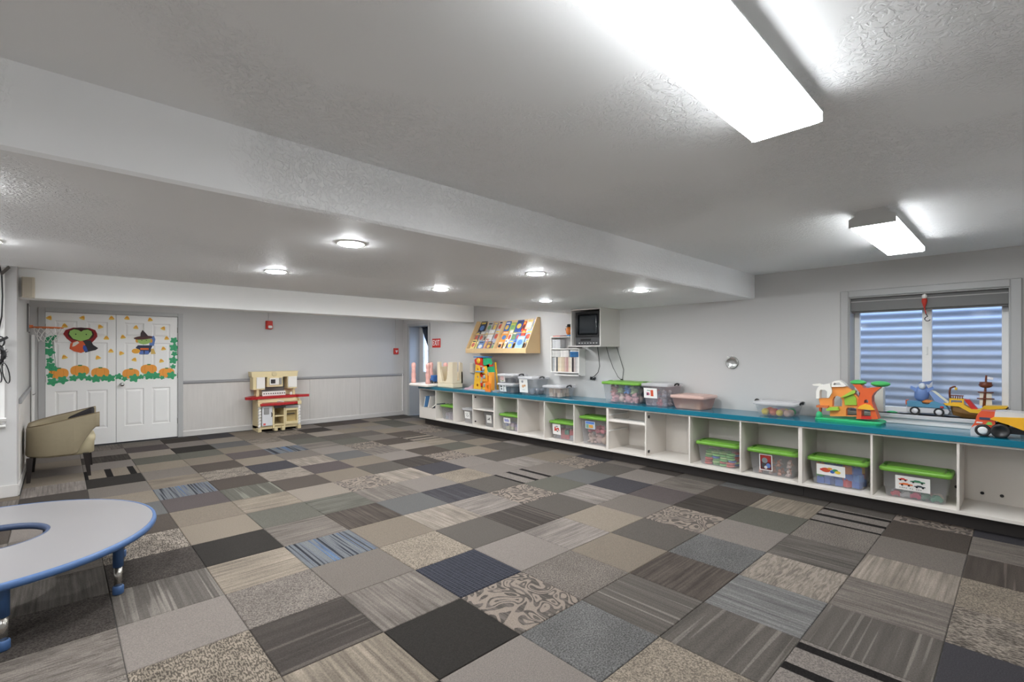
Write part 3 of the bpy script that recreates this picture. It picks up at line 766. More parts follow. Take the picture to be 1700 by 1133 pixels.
# bay 4
t, L = cubby_bin(4, 'green-lidded clear bin with a blue lettered card, fifth cubby from the exit door', dy=-0.01)
fcard(t, 0.165, 0.275, 0.165, 0.05, 0.16, 0.085, [([(-.7 + .35 * i, -.5), (-.5 + .35 * i, -.5), (-.5 + .35 * i, .6 - .2 * (i % 2)), (-.7 + .35 * i, .6 - .2 * (i % 2))], (70, 90, 190)) for i in range(4)])
fill(ME_BLOCK, 'toy_block', 'pastel block', 'blue-card bin', 'toy', 'pastel blocks', L, 0.09, 0.17, 0.006, 2, 0.055, [(150, 160, 200), (200, 180, 190), (190, 190, 160), (170, 150, 180)], nx=2, ny=5)
# bay 6
t, L = cubby_bin(6, 'green-lidded clear bin with a red dinosaur-like picture card, beside the empty cubby')
fcard(t, 0.165, 0.275, 0.145, 0.10, 0.155, 0.155, [([(-.6, -.4), (-.45, .5), (-.2, .5), (-.2, .1), (.2, .3), (.6, .3), (.7, -.3), (.5, -.3), (.45, 0), (.1, 0), (0, -.35), (-.3, -.3)], (196, 60, 48)), (ell(.2, -.35, .14, .14), (40, 40, 40)), (ell(.1, .55, .3, .12), (150, 150, 150))])
fill(ME_BLOCK, 'toy_block', 'block', 'red-card cubby bin', 'toy', 'blocks behind the red picture card', L, 0.09, 0.17, 0.006, 2, 0.07, [(190, 90, 90), (50, 120, 96), (190, 110, 110), (160, 160, 165)], nx=2, ny=4)
# bay 7: tall bin with plush toys
t, L = cubby_bin(7, 'tall green-lidded clear bin full of plush toys and dolls', 0.40)
fcard(t, 0.165, 0.40, 0.275, 0.05, 0.17, 0.105, [([(-.85, .3), (.85, .3), (.85, .9), (-.85, .9)], (90, 130, 200)), ([(-.8, -.8), (-.3, -.8), (-.3, .2), (-.8, .2)], (120, 160, 140)), ([(-.25, -.7), (.6, -.7), (.6, .1), (-.25, .1)], (220, 160, 70))], back=(190, 200, 210))
fill(ME_PLUSH, 'plush_toy', 'plush toy', 'low in tall bin', 'plush toy', 'plush toys in the tall bin', L, 0.07, 0.15, 0.006, 1, 0.155, [(196, 170, 150), (214, 200, 170), (190, 160, 150), (205, 180, 165)], nx=1, ny=3)
fill(ME_DOLL, 'doll', 'soft doll', 'top of tall bin', 'doll', 'dolls in the tall bin', L, 0.08, 0.16, 0.165, 1, 0.15, [(196, 60, 70), (215, 120, 130), (220, 210, 205), (190, 80, 90)], nx=2, ny=3)
# bay 10
t, L = cubby_bin(10, 'green-lidded clear bin with green, blue and red rings, next to the two empty cubbies')
fill(ME_RING, 'toy_ring', 'linking ring', 'bin of rings', 'toy', 'linking rings', L, 0.10, 0.17, 0.004, 6, 0.10, [(130, 190, 110), (110, 180, 100), (90, 130, 200), (205, 90, 80), (170, 205, 130)], nx=2, ny=4, dz=0.26)
# bay 11
t, L = cubby_bin(11, 'green-lidded clear bin with a dark red framed picture card and peach dolls')
fcard(t, 0.165, 0.275, 0.135, 0.055, 0.125, 0.17, [([(-.8, .1), (.8, .1), (.8, .9), (-.8, .9)], (150, 40, 36)), (ell(-.15, .25, .45, .35), (120, 130, 134)), (ell(-.3, -.4, .4, .35), (60, 60, 64)), (ell(.4, -.35, .35, .3), (90, 120, 180)), (ell(0, -.6, .25, .2), (200, 200, 200))], frame=(96, 34, 32))
fill(ME_DOLL, 'doll', 'little doll', 'dark-red-card bin', 'doll', 'peach dolls', L, 0.09, 0.17, 0.004, 2, 0.10, [(226, 180, 160), (220, 160, 135), (214, 190, 180), (230, 170, 150)], nx=2, ny=4)
# bay 12
t, L = cubby_bin(12, 'green-lidded clear bin of building blocks with a white card of coloured blocks')
fcard(t, 0.165, 0.275, 0.155, 0.045, 0.235, 0.105, [(ell(-.35, -.02, .34, .42), (196, 80, 46)), (ell(-.05, .3, .18, .2), (220, 150, 50)), (ell(.12, -.2, .16, .3), (50, 90, 170)), (ell(.32, .1, .2, .26), (60, 140, 90)), (ell(.5, -.2, .2, .28), (225, 195, 60)), (ell(-.62, .0, .14, .2), (200, 60, 60))])
fill(ME_BLOCK, 'building_block', 'building block', 'block-card bin', 'toy block', 'building blocks', L, 0.105, 0.185, 0.006, 3, 0.068, bright + [(60, 110, 190), (200, 60, 60), (90, 140, 205)], nx=2, ny=5, jitter=0.2)
# bay 13
t, L = cubby_bin(13, 'green-lidded clear bin of toy vehicles with a card of four cars and trucks')
fcard(t, 0.165, 0.275, 0.145, 0.01, 0.235, 0.125, [(carshape(-.55, .52, .28), (196, 48, 38)), (carshape(.3, .45, .42, .4), (70, 130, 96)), (carshape(-.38, -.12, .40, .35), (222, 110, 50)), (carshape(.42, -.2, .32, .4), (50, 60, 66))] + [(ell(x, y, .07, .11), (30, 30, 30)) for x, y in ((-.7, .38), (-.4, .36), (.05, .28), (.55, .26), (-.6, -.3), (-.2, -.3), (.25, -.36), (.6, -.36))] + [([(-.75 + .12 * i, -.72), (-.68 + .12 * i, -.72), (-.68 + .12 * i, -.62), (-.75 + .12 * i, -.62)], (120, 116, 112)) for i in range(11) if i not in (4, 7)])
fill(ME_CAR, 'toy_car', 'toy vehicle', 'car-card bin', 'toy car', 'toy vehicles in the bin', L, 0.09, 0.17, 0.004, 1, 0.085, [(200, 70, 80), (214, 190, 170), (70, 140, 110), (205, 80, 110), (200, 200, 200)], nx=2, ny=5)
# picture books tipped into the first cubby
for k, (c, w, h, a, x, y, z, lab) in enumerate([((96, 150, 205), 0.20, 0.22, 0.25, 0.09, 8.25, 0.35, 'blue picture book leaning at the left of the first cubby'), ((235, 232, 226), 0.20, 0.24, 0.35, 0.10, 8.12, 0.35, 'open white board book standing in the first cubby'), ((60, 70, 84), 0.22, 0.20, 1.10, 0.09, 7.98, 0.352, 'dark picture book lying tilted in the first cubby')]):
    t = thing('picture_book', lab, 'book', (XF + x, y, z), 0.0)
    t.rotation_euler = (a, 0, 0)
    o = obj('cover', G().box(-0.07, 0.13, -0.014, 0.014, 0.0, h, 0.002), paper_m, t); o.color = rgb(c)
    o = obj('pages', G().box(-0.073, -0.069, -0.010, 0.010, 0.01, h - 0.01), paper_m, t); o.color = rgb((240, 236, 228))

# ================================================================== THINGS ON THE COUNTER
ZC = 0.767
def solid(name, g, c, parent, mat=None):
    o = obj(name, g, mat or toy_m, parent); o.color = rgb(c); return o
CREAM = (232, 218, 190); PINK = (222, 150, 148)
# ---- upside-down play table with turned legs
t = thing('play_table', 'white toy table lying upside down with pink turned legs in the air', 'table', (5.47, 8.225, ZC))
solid('table_top', G().rings([[Vector((x, y, z)) for x, y in rrect(hx, hy, 0.05)] for hx, hy, z in ((0.27, 0.31, 0.0), (0.29, 0.335, 0.012), (0.29, 0.335, 0.04), (0.27, 0.315, 0.058))]), (240, 232, 224), t)
legp = [(0.028, 0.0), (0.034, 0.02), (0.034, 0.06), (0.026, 0.085), (0.031, 0.12), (0.033, 0.18), (0.025, 0.225), (0.031, 0.235), (0.024, 0.25), (0.031, 0.262), (0.024, 0.28), (0.028, 0.31), (0.033, 0.36), (0.028, 0.395), (0.014, 0.412), (0.002, 0.415)]
for sx in (-0.21, 0.21):
    for sy in (-0.26, 0.26): solid('leg', G().lathe([(r_ * 1.45, h_) for r_, h_ in legp], (sx, sy, 0.058), n=16), (236, 180, 170), t)
# blue toy truck lying in the upturned table
t = thing('toy_truck', 'small blue toy truck parked inside the upturned white table', 'toy truck', (5.52, 8.15, ZC + 0.058), -0.2)
solid('body', G().box(-0.06, 0.06, -0.10, 0.02, 0.03, 0.16, 0.012).box(-0.055, 0.055, 0.02, 0.10, 0.03, 0.09, 0.012), (60, 110, 180), t)
for sx in (-0.058, 0.058):
    for sy in (-0.06, 0.06): solid('wheel', G().cyl((sx - 0.012, sy, 0.032), (sx + 0.012, sy, 0.032), 0.032), (30, 30, 32), t)
# ---- cream cube chair lying upside down
t = thing('cube_chair', 'cream plastic cube chair upside down in front of the pink table legs', 'chair', (5.335 + 0.06, 7.34, ZC))
solid('seat', G().box(0.0, 0.24, 0.0, 0.50, 0.0, 0.09, 0.012), CREAM, t)
solid('front_panel', G().prism([(0.0, 0.09), (0.5, 0.09), (0.5, 0.49), (0.425, 0.49), (0.41, 0.34), (0.335, 0.12), (0.25, 0.11), (0.19, 0.17), (0.15, 0.36), (0.14, 0.49), (0.0, 0.49)], 'x', 0.0, 0.045), CREAM, t)
solid('back_panel', G().prism([(0.0, 0.09), (0.5, 0.09), (0.5, 0.30), (0.0, 0.30)], 'x', 0.205, 0.24), CREAM, t)
solid('side_panel', G().prism([(0.045, 0.09), (0.205, 0.09), (0.24, 0.09), (0.235, 0.47), (0.175, 0.49), (0.16, 0.14), (0.11, 0.14), (0.11, 0.49), (0.045, 0.49)], 'y', 0.0, 0.045), CREAM, t)
solid('side_panel', G().box(0.045, 0.205, 0.455, 0.5, 0.09, 0.40), CREAM, t)

# ---- red and yellow ramp tower
t = thing('ramp_tower', 'tall red, yellow and green toy car ramp tower', 'toy', (5.60, 6.56, ZC))
solid('base', G().rings([[Vector((x, y, z)) for x, y in rrect(0.17, 0.36, 0.1, cy=0.04)] for z in (0.0, 0.018)]), (190, 190, 196), t)
RED, YEL, GRN, BLU = (206, 44, 34), (240, 184, 50), (40, 160, 110), (66, 136, 200)
lev = [0.018, 0.16, 0.30, 0.44]
for k in range(3):
    s = 1 if k % 2 else -1
    z0, z1 = lev[k], lev[k + 1]
    rp = solid('ramp', G().prism([(-0.20 * s, z0 + 0.01), (0.20 * s, z1 - 0.01), (0.20 * s, z1 + 0.02), (-0.20 * s, z0 + 0.045)], 'x', -0.13, -0.05), RED, t)
    for a in (-0.13, -0.054): solid('ramp_rail', G().prism([(-0.20 * s, z0 + 0.045), (0.20 * s, z1 + 0.02), (0.20 * s, z1 + 0.042), (-0.20 * s, z0 + 0.067)], 'x', a, a + 0.004), RED, rp)
    hub = (0.10 * (1 if k != 1 else 0.9), z0 + 0.075)
    pn = solid('side_panel', G().plate([(0.02, z0 + 0.005), (0.21 - 0.02 * k, z0 + 0.005), (0.19 - 0.02 * k, z1), (0.13, z1 + 0.02), (0.05, z1)], [circ(hub[0], hub[1], 0.026, 12)], 'x', -0.16, -0.14), YEL, t)
    solid('side_panel', G().prism([(-0.19 + 0.02 * k, z0 + 0.005), (-0.03, z0 + 0.005), (-0.05, z1 - 0.02), (-0.17 + 0.02 * k, z1)], 'x', -0.155, -0.135), (238, 160, 46) if k % 2 else YEL, t)
    solid('gear', G().lathe([(0.034, 0), (0.034, -0.012), (0.012, -0.016), (0.001, -0.016)], (-0.16, -0.11 + 0.02 * k, z0 + 0.085), 'x', 12), (150, 160, 160), t)
for yy in (-0.21, 0.21): solid('post', G().cyl((0.05, yy, 0.018), (0.05, yy * 0.7, 0.50), 0.018), YEL, t)
solid('tower_head', G().prism([(-0.02, 0.44), (0.17, 0.46), (0.20, 0.54), (0.12, 0.585), (0.0, 0.575)], 'x', -0.15, 0.02), RED, t)
solid('head_panel', G().lathe([(0.05, 0), (0.05, -0.01), (0.02, -0.014), (0.001, -0.014)], (-0.152, 0.075, 0.525), 'x', 14), YEL, t)
solid('roof', G().box(-0.16, 0.04, -0.08, 0.22, 0.585, 0.603, 0.004), BLU, t)
solid('mid_deck', G().box(-0.175, -0.10, -0.08, 0.14, 0.325, 0.345, 0.004), (90, 150, 205), t)
solid('slide', G().prism([(-0.02, 0.58), (-0.12, 0.57), (-0.20, 0.42), (-0.23, 0.33), (-0.17, 0.33), (-0.10, 0.42), (-0.02, 0.46)], 'x', -0.13, -0.03), GRN, t)
solid('lift_tower', G().box(-0.18, -0.10, -0.30, -0.22, 0.018, 0.33, 0.006), (240, 160, 60), t)
solid('gate', G().plate([(-0.30, 0.0), (-0.16, 0.0), (-0.16, 0.14), (-0.23, 0.17), (-0.30, 0.14)], [circ(-0.23, 0.08, 0.035, 12)], 'x', -0.20, -0.185), (240, 130, 40), t)
t = thing('toy_track_piece', 'pale pink and grey loose track piece left of the ramp tower', 'toy', (5.50, 6.92, ZC))
solid('track', G().prism([(-0.10, 0.0), (0.13, 0.0), (0.10, 0.03), (0.0, 0.035), (-0.10, 0.09)], 'x', -0.06, 0.06), (214, 176, 180), t)

# ---- clear bins on the counter
GB = 'clear bins on the counter'
def counter_bin(label, x0, y0, y1, h, lid='clear', body=None, hx=0.20, z=ZC, handles=(-1,), group=GB):
    return bin_box(label, x0 + hx, (y0 + y1) / 2, z, hx, abs(y1 - y0) / 2, h, lid, body, group, handles)
tA = counter_bin('lower of two stacked clear bins beside the ramp tower, with two dark pictures', 5.38, 6.09, 5.69, 0.17)
fcard(tA, 0.20, 0.17, 0.085, 0.06, 0.155, 0.125, [(ell(-.45, .4, .25, .25), (40, 40, 42)), (ell(-.4, -.3, .2, .25), (60, 58, 56)), ([(.2, -.8), (.35, -.8), (.4, .6), (.7, .3), (.75, .5), (.35, .85)], (90, 90, 92))])
fill(ME_BLOCK, 'grey_toy', 'toy piece', 'lower stacked counter bin', 'toy', 'grey toys in stacked bin', tA.location, 0.12, 0.12, 0.006, 1, 0.075, [(96, 96, 100), (70, 70, 72), (120, 118, 116)], nx=3, ny=3)
tB = counter_bin('upper of two stacked clear bins beside the ramp tower, with a red picture card', 5.38, 6.09, 5.69, 0.155, z=ZC + 0.169)
fcard(tB, 0.20, 0.155, 0.075, 0.07, 0.115, 0.115, [([(-.7, -.6), (-.5, -.6), (-.45, .5), (-.6, .7)], (190, 60, 50)), ([(-.2, -.5), (0, -.5), (.2, .7), (0, .7)], (200, 50, 44)), ([(.4, -.6), (.6, -.6), (.55, .6), (.45, .6)], (180, 80, 70)), (ell(0, -.7, .5, .12), (120, 150, 90))])
fill(ME_BLOCK, 'grey_toy', 'toy piece', 'upper stacked counter bin', 'toy', 'grey toys in upper stacked bin', tB.location, 0.10, 0.12, 0.006, 1, 0.06, [(90, 90, 92), (130, 128, 126), (70, 70, 74)], nx=3, ny=3)
tC = counter_bin('tall clear bin with a white card of three pale shapes, beside the stacked pair', 5.37, 5.575, 5.235, 0.295, hx=0.22)
fcard(tC, 0.22, 0.295, 0.15, 0.045, 0.185, 0.225, [(ell(-.2, .55, .25, .18), (150, 150, 152)), (ell(-.1, -.1, .26, .22), (214, 170, 130)), (ell(.35, .0, .22, .16), (206, 160, 120)), ([(-.3, -.62), (.3, -.62), (.3, -.58), (-.3, -.58)], (150, 150, 150))])
fill(ME_BALL, 'grey_ball', 'ball', 'tall clear counter bin', 'toy', 'grey balls', tC.location, 0.14, 0.10, 0.006, 1, 0.10, [(140, 142, 150), (110, 112, 120), (160, 160, 166)], nx=3, ny=2)
tD = counter_bin('low clear bin of beige pieces under the video shelf', 5.37, 5.04, 4.66, 0.185)
fill(ME_BLOCK, 'wooden_block', 'wooden block', 'bin under video shelf', 'toy block', 'beige wooden blocks', tD.location, 0.13, 0.12, 0.006, 2, 0.06, [(214, 188, 164), (222, 200, 180), (200, 172, 150)], nx=3, ny=3)
tE = bin_box('green-lidded clear bin of plush animals on the counter', 5.60, 3.66, ZC, 0.20, 0.30, 0.29, 'green', None, 'green-lidded bin on the counter')
fill(ME_PLUSH, 'plush_toy', 'plush animal', 'bottom of plush bin', 'plush toy', 'lower plush animals on the counter', tE.location, 0.10, 0.20, 0.004, 1, 0.13, [(226, 200, 186), (220, 168, 170), (206, 190, 170), (236, 224, 210)], nx=2, ny=4)
fill(ME_PLUSH, 'plush_toy', 'plush animal', 'top of plush bin', 'plush toy', 'upper plush animals on the counter', tE.location, 0.11, 0.21, 0.125, 1, 0.115, [(120, 160, 220), (190, 206, 160), (236, 228, 214), (206, 160, 150)], nx=2, ny=4)
tF = counter_bin('tall clear pinkish bin with a red picture card, next to the green-lidded counter bin', 5.385, 3.335, 2.945, 0.295, body=M('rose_clear_plastic', (232, 214, 220), 0.2, alpha=0.22))
fcard(tF, 0.20, 0.295, 0.165, 0.06, 0.185, 0.125, [([(.05, -.6), (.45, -.6), (.45, .65), (.05, .65)], (206, 84, 52)), ([(-.6, -.5), (-.1, -.4), (-.15, .1), (-.55, .2)], (190, 110, 130)), (ell(-.45, -.2, .12, .2), (60, 50, 70)), ([(-.5, .45), (0, .45), (0, .65), (-.5, .65)], (150, 170, 160))])
fill(ME_DOLL, 'doll', 'doll', 'tall pinkish counter bin', 'doll', 'dolls in the pinkish bin', tF.location, 0.12, 0.12, 0.004, 2, 0.12, [(206, 110, 110), (190, 190, 196), (220, 214, 212), (160, 160, 168)], nx=2, ny=3)
tG = counter_bin('low peach-tinted bin on the counter with small beige toys', 5.375, 2.93, 2.50, 0.175, lid=M('peach_lid_plastic', (240, 204, 192), 0.3, alpha=0.6), body=clearpink_m, handles=False, group='peach bin on the counter')
fill(ME_BLOCK, 'beige_toy', 'toy piece', 'low peach counter bin', 'toy', 'toys in the peach bin', tG.location, 0.12, 0.14, 0.006, 1, 0.055, [(226, 190, 150), (216, 150, 120), (190, 190, 170), (232, 214, 196)], nx=3, ny=4)
tH = counter_bin('flat clear bin of play food on the counter left of the orange tree house', 5.42, 1.99, 1.57, 0.165, handles=(-1, 1), hx=0.18)
fill(ME_BALL, 'play_food', 'play food', 'flat counter bin', 'play food', 'play food', tH.location, 0.11, 0.14, 0.006, 1, 0.075, [(214, 70, 76), (236, 206, 60), (226, 180, 160), (90, 170, 90), (180, 170, 206), (220, 110, 60)], nx=3, ny=4)

# ---- orange tree-house playset (local y runs left, local z up)
t = thing('tree_house_playset', 'orange and green plastic tree house playset with white balcony, below the window', 'toy', (5.62, 1.415, ZC))
def hh(x, y):
    return (-(x - 165) * 0.000443, ((975 + (x - 165) * 0.072) - y) * 0.00052)
def pol(*p): return [hh(*q) for q in p]
ORG, RUST = (238, 150, 70), (222, 96, 44)
solid('base', G().rings([[Vector((x, y, z)) for x, y in rrect(hx, hy, 0.06, cx=0.0, cy=-0.262)] for hx, hy, z in ((0.15, 0.268, 0.0), (0.155, 0.272, 0.02), (0.14, 0.262, 0.034))]), (52, 176, 116), t)
solid('base', G().ball((-0.10, -0.03, 0.046), (0.04, 0.03, 0.045)), (52, 176, 116), t)
solid('house_wall', G().plate(pol((215, 560), (430, 560), (470, 350), (740, 350), (830, 410), (960, 560), (960, 770), (935, 900), (720, 900), (430, 900), (440, 750), (215, 735), (180, 700), (245, 690)), [pol((475, 720), (480, 590), (510, 535), (570, 515), (630, 540), (665, 610), (660, 720)), pol((730, 890), (730, 770), (760, 735), (920, 745), (925, 890))], 'x', -0.09, -0.02), ORG, t)
solid('deck_edge', G().prism(pol((175, 690), (420, 700), (400, 745), (180, 730)), 'x', -0.11, 0.0), (206, 112, 60), t)
solid('post', G().prism(pol((215, 740), (260, 740), (240, 880), (225, 880)), 'x', -0.08, -0.04), RUST, t)
solid('balcony', G().plate(pol((180, 560), (180, 420), (210, 350), (270, 300), (350, 290), (450, 280), (480, 410), (480, 460), (425, 550), (390, 550), (395, 430), (350, 395), (260, 395), (245, 440), (245, 560)), [], 'x', -0.12, -0.04), (240, 236, 228), t)
solid('balcony_rail', G().prism(pol((95, 285), (235, 275), (280, 300), (280, 330), (120, 310)), 'x', -0.11, -0.05), (240, 236, 228), t)
solid('dormer', G().plate(pol((465, 345), (480, 260), (530, 235), (620, 225), (680, 265), (750, 335), (690, 350)), [pol((500, 315), (515, 275), (620, 265), (650, 310))], 'x', -0.11, -0.03), (240, 236, 228), t)
solid('awning', G().prism(pol((650, 545), (880, 410), (920, 440), (910, 470), (700, 545)), 'x', -0.13, -0.06), (160, 200, 70), t)
solid('awning', G().prism(pol((370, 775), (440, 725), (600, 720), (620, 780), (400, 795)), 'x', -0.13, -0.06), (160, 200, 70), t)
solid('vine_panel', G().prism(pol((700, 540), (850, 480), (920, 560), (930, 690), (720, 690)), 'x', -0.105, -0.085), (150, 190, 60), t)
tr = solid('tree_trunk', G().plate(pol((860, 310), (1000, 310), (1070, 390), (1170, 380), (1360, 370), (1240, 470), (1200, 540), (1200, 640), (1310, 940), (930, 940), (950, 780), (960, 600), (1000, 470), (900, 350)), [pol((1020, 930), (1020, 790), (1060, 765), (1150, 765), (1180, 800), (1185, 930)), pol((1065, 650), (1070, 600), (1110, 585), (1140, 610), (1140, 655))], 'x', -0.12, 0.0), RUST, t)
solid('door_arch', G().prism(pol((955, 750), (1000, 700), (1090, 665), (1180, 690), (1255, 770), (1180, 775), (1000, 755)), 'x', -0.14, -0.10), (240, 182, 50), tr)
solid('door_step', G().prism(pol((1020, 940), (1020, 890), (1190, 890), (1190, 945)), 'x', -0.13, -0.08), (200, 40, 30), tr)
for a, b_, c, d in ((940, 280, 150, 45), (1325, 320, 170, 50)):
    y, z = hh(a, b_)
    solid('leaf_canopy', G().ball((-0.06, y, z), (0.07, c * 0.000443, d * 0.00055), 16, 8), (74, 184, 96), t)
# small white house model behind the tree and green leaf on the sill
t = thing('toy_house', 'little white and black toy house on the sill behind the tree house', 'toy', (5.93, 1.02, 0.858))
solid('wall', G().box(-0.05, 0.05, -0.09, 0.02, 0.0, 0.24, 0.004), (226, 224, 214), t)
solid('wall', G().box(-0.05, 0.05, 0.02, 0.10, 0.0, 0.21, 0.004), (150, 164, 196), t)
solid('corner_post', G().box(-0.06, -0.045, 0.09, 0.105, 0.0, 0.26), (30, 30, 32), t)
t = thing('toy_leaf', 'small green toy leaf lying on the window sill', 'toy', (5.90, 0.865, 0.858))
solid('leaf', G().rings([[Vector((x, y, z)) for x, y in circ(0, 0, a, 14, b_)] for a, b_, z in ((0.025, 0.04, 0.0), (0.03, 0.045, 0.008), (0.015, 0.02, 0.018))]), (66, 170, 96), t)

# ---- blue creature car on the sill
t = thing('creature_car', 'blue toy car with a blue finned creature riding on top, on the sill', 'toy car', (5.925, 0.605, 0.858))
solid('chassis', G().prism([(0.148, 0.03), (0.148, 0.075), (-0.14, 0.075), (-0.155, 0.05), (-0.145, 0.025), (0.10, 0.022)], 'x', -0.055, 0.055), (206, 206, 210), t)
solid('body', G().prism([(0.142, 0.07), (0.145, 0.125), (0.04, 0.128), (0.03, 0.105), (-0.01, 0.105), (-0.03, 0.13), (-0.06, 0.135), (-0.13, 0.10), (-0.15, 0.07)], 'x', -0.055, 0.055), (88, 150, 182), t)
solid('tail_light', G().box(-0.05, 0.05, 0.142, 0.155, 0.09, 0.135, 0.003), (226, 104, 50), t)
solid('head_light', G().ball((-0.056, -0.105, 0.085), (0.006, 0.014, 0.010)), (196, 60, 60), t)
for yy in (0.085, -0.085):
    for s in (-1, 1):
        w = solid('wheel', G().cyl((s * 0.045, yy, 0.038), (s * 0.066, yy, 0.038), 0.038, n=20), (28, 28, 30), t)
        solid('hub_cap', G().lathe([(0.025, 0), (0.022, s * 0.006), (0.001, s * 0.008)], (s * 0.066, yy, 0.038), 'x', 14), (216, 216, 220), w)
solid('creature_body', G().rings([[Vector((r * 0.9 * math.cos(a), cy + r * math.sin(a), cz)) for a in [2 * PI * k / 16 for k in range(16)]] for r, cy, cz in ((0.03, 0.045, 0.13), (0.052, 0.045, 0.16), (0.056, 0.04, 0.21), (0.045, 0.038, 0.245), (0.026, 0.035, 0.275), (0.016, 0.03, 0.29))], smooth=True), (112, 140, 196), t)
solid('creature_belly', G().ball((-0.04, 0.035, 0.27), (0.025, 0.026, 0.03)), (214, 220, 226), t)
solid('creature_tail', G().prism([(0.075, 0.30), (0.03, 0.29), (-0.01, 0.285), (-0.04, 0.325), (0.0, 0.315), (0.03, 0.31)], 'x', -0.01, 0.01), (104, 124, 166), t)
for s in (1, -1): solid('creature_fin', G().prism([(0.04 + s * 0.04, 0.21), (0.04 + s * 0.085, 0.245), (0.04 + s * 0.078, 0.27), (0.04 + s * 0.035, 0.245)], 'x', -0.03, 0.0), (112, 140, 196), t)
solid('jaw', G().prism([(-0.01, 0.215), (-0.04, 0.225), (-0.145, 0.115), (-0.13, 0.10), (-0.06, 0.13)], 'x', -0.04, 0.04), (130, 156, 204), t)
solid('teeth', G().prism([(-0.03, 0.235), (-0.06, 0.228), (-0.15, 0.14), (-0.145, 0.12)], 'x', -0.045, -0.03), (226, 224, 206), t)
solid('rider', G().ball((0, 0.0, 0.125), (0.04, 0.045, 0.02)), (230, 140, 70), t)

# ---- toy sailing ship on the sill
t = thing('toy_ship', 'brown and yellow toy sailing ship with a mast, on the sill', 'toy ship', (5.93, 0.285, 0.858))
BRN, YE2, DBR = (150, 112, 66), (238, 186, 44), (112, 58, 36)
hull = []
for yy, w, zb, zt in ((0.16, 0.02, 0.07, 0.105), (0.145, 0.045, 0.02, 0.10), (0.08, 0.06, 0.0, 0.085), (0.0, 0.062, 0.0, 0.065), (-0.07, 0.055, 0.005, 0.075), (-0.14, 0.035, 0.03, 0.09), (-0.20, 0.008, 0.075, 0.105)):
    hull.append([Vector((-w, yy, zt)), Vector((-w * 0.75, yy, (zb + zt) / 2)), Vector((-w * 0.25, yy, zb)), Vector((w * 0.25, yy, zb)), Vector((w * 0.75, yy, (zb + zt) / 2)), Vector((w, yy, zt))])
solid('hull', G().rings(hull), BRN, t)
solid('gunwale', G().prism([(0.205, 0.125), (0.19, 0.105), (0.10, 0.10), (0.03, 0.055), (-0.04, 0.05), (-0.06, 0.085), (-0.19, 0.105), (-0.205, 0.125), (-0.06, 0.12), (-0.035, 0.085), (0.02, 0.085), (0.075, 0.125)], 'x', -0.066, 0.066), YE2, t)
cs = solid('stern_cabin', G().box(-0.05, 0.05, 0.075, 0.15, 0.12, 0.135).box(-0.05, 0.05, 0.07, 0.165, 0.155, 0.17), YE2, t)
for k in range(6): solid('baluster', G().cyl((-0.045, 0.08 + 0.015 * k, 0.17), (-0.045, 0.08 + 0.015 * k, 0.195), 0.004, n=8), DBR, cs)
solid('stern_rail', G().box(-0.05, -0.04, 0.07, 0.165, 0.193, 0.202), DBR, cs)
for yy in (0.075, 0.16): solid('cabin_post', G().box(-0.052, -0.042, yy - 0.006, yy + 0.006, 0.12, 0.17), YE2, cs)
solid('lantern_arm', G().tube([(0, 0.165, 0.17), (0, 0.168, 0.23), (0, 0.162, 0.26), (0, 0.14, 0.275), (0, 0.125, 0.275)], 0.008), DBR, t)
solid('lantern', G().cyl((0, 0.125, 0.268), (0, 0.125, 0.245), 0.010), (236, 200, 90), t)
solid('ramp', G().prism([(0.07, 0.165), (0.035, 0.165), (-0.025, 0.075), (0.015, 0.075)], 'x', -0.045, 0.045), (202, 44, 40), t)
ms = solid('mast', G().cyl((0, -0.055, 0.07), (0, -0.072, 0.385), 0.011, 0.007), DBR, t)
for z, w in ((0.30, 0.045), (0.235, 0.05), (0.18, 0.055)): solid('spar', G().cyl((-0.012, -0.068 + w, z), (-0.012, -0.068 - w, z), 0.005, n=8), DBR, ms)
solid('crow_nest', G().lathe([(0.02, 0.275), (0.04, 0.285), (0.042, 0.325), (0.036, 0.325), (0.034, 0.29), (0.001, 0.288)], (0, -0.068, 0), 'z', 14), DBR, ms)
solid('sail', G().prism([(-0.03, 0.235), (-0.105, 0.235), (-0.108, 0.125), (-0.028, 0.115)], 'x', 0.0, 0.006), (222, 216, 200), ms)
solid('flag', G().prism([(-0.075, 0.375), (-0.115, 0.365), (-0.113, 0.345), (-0.075, 0.352)], 'x', -0.003, 0.003), (226, 226, 228), ms)
solid('bowsprit', G().cyl((0, -0.15, 0.095), (0, -0.235, 0.118), 0.008, 0.005), DBR, t)

# ---- dump truck at the right edge
t = thing('dump_truck', 'orange and yellow toy dump truck at the right end of the counter', 'toy truck', (5.50, 0.05, ZC))
solid('cab', G().prism([(0.225, 0.015), (0.232, 0.07), (0.215, 0.10), (0.20, 0.165), (0.175, 0.205), (0.095, 0.205), (0.095, 0.04), (0.11, 0.02)], 'x', -0.085, 0.085), (216, 84, 48), t)
solid('bumper', G().prism([(0.236, 0.0), (0.238, 0.06), (0.21, 0.085), (0.15, 0.085), (0.11, 0.05), (0.11, 0.02), (0.2, 0.0)], 'x', -0.092, 0.092), (190, 190, 192), t)
solid('side_window', G().box(-0.088, -0.083, 0.12, 0.185, 0.135, 0.155, 0.002), (60, 66, 90), t)
solid('decal', G().prism([(0.15, 0.098), (0.11, 0.098), (0.115, 0.12), (0.135, 0.122)], 'x', -0.089, -0.084), (120, 190, 90), t)
solid('decal', G().prism([(0.205, 0.105), (0.168, 0.105), (0.165, 0.115), (0.20, 0.117)], 'x', -0.089, -0.084), (220, 214, 210), t)
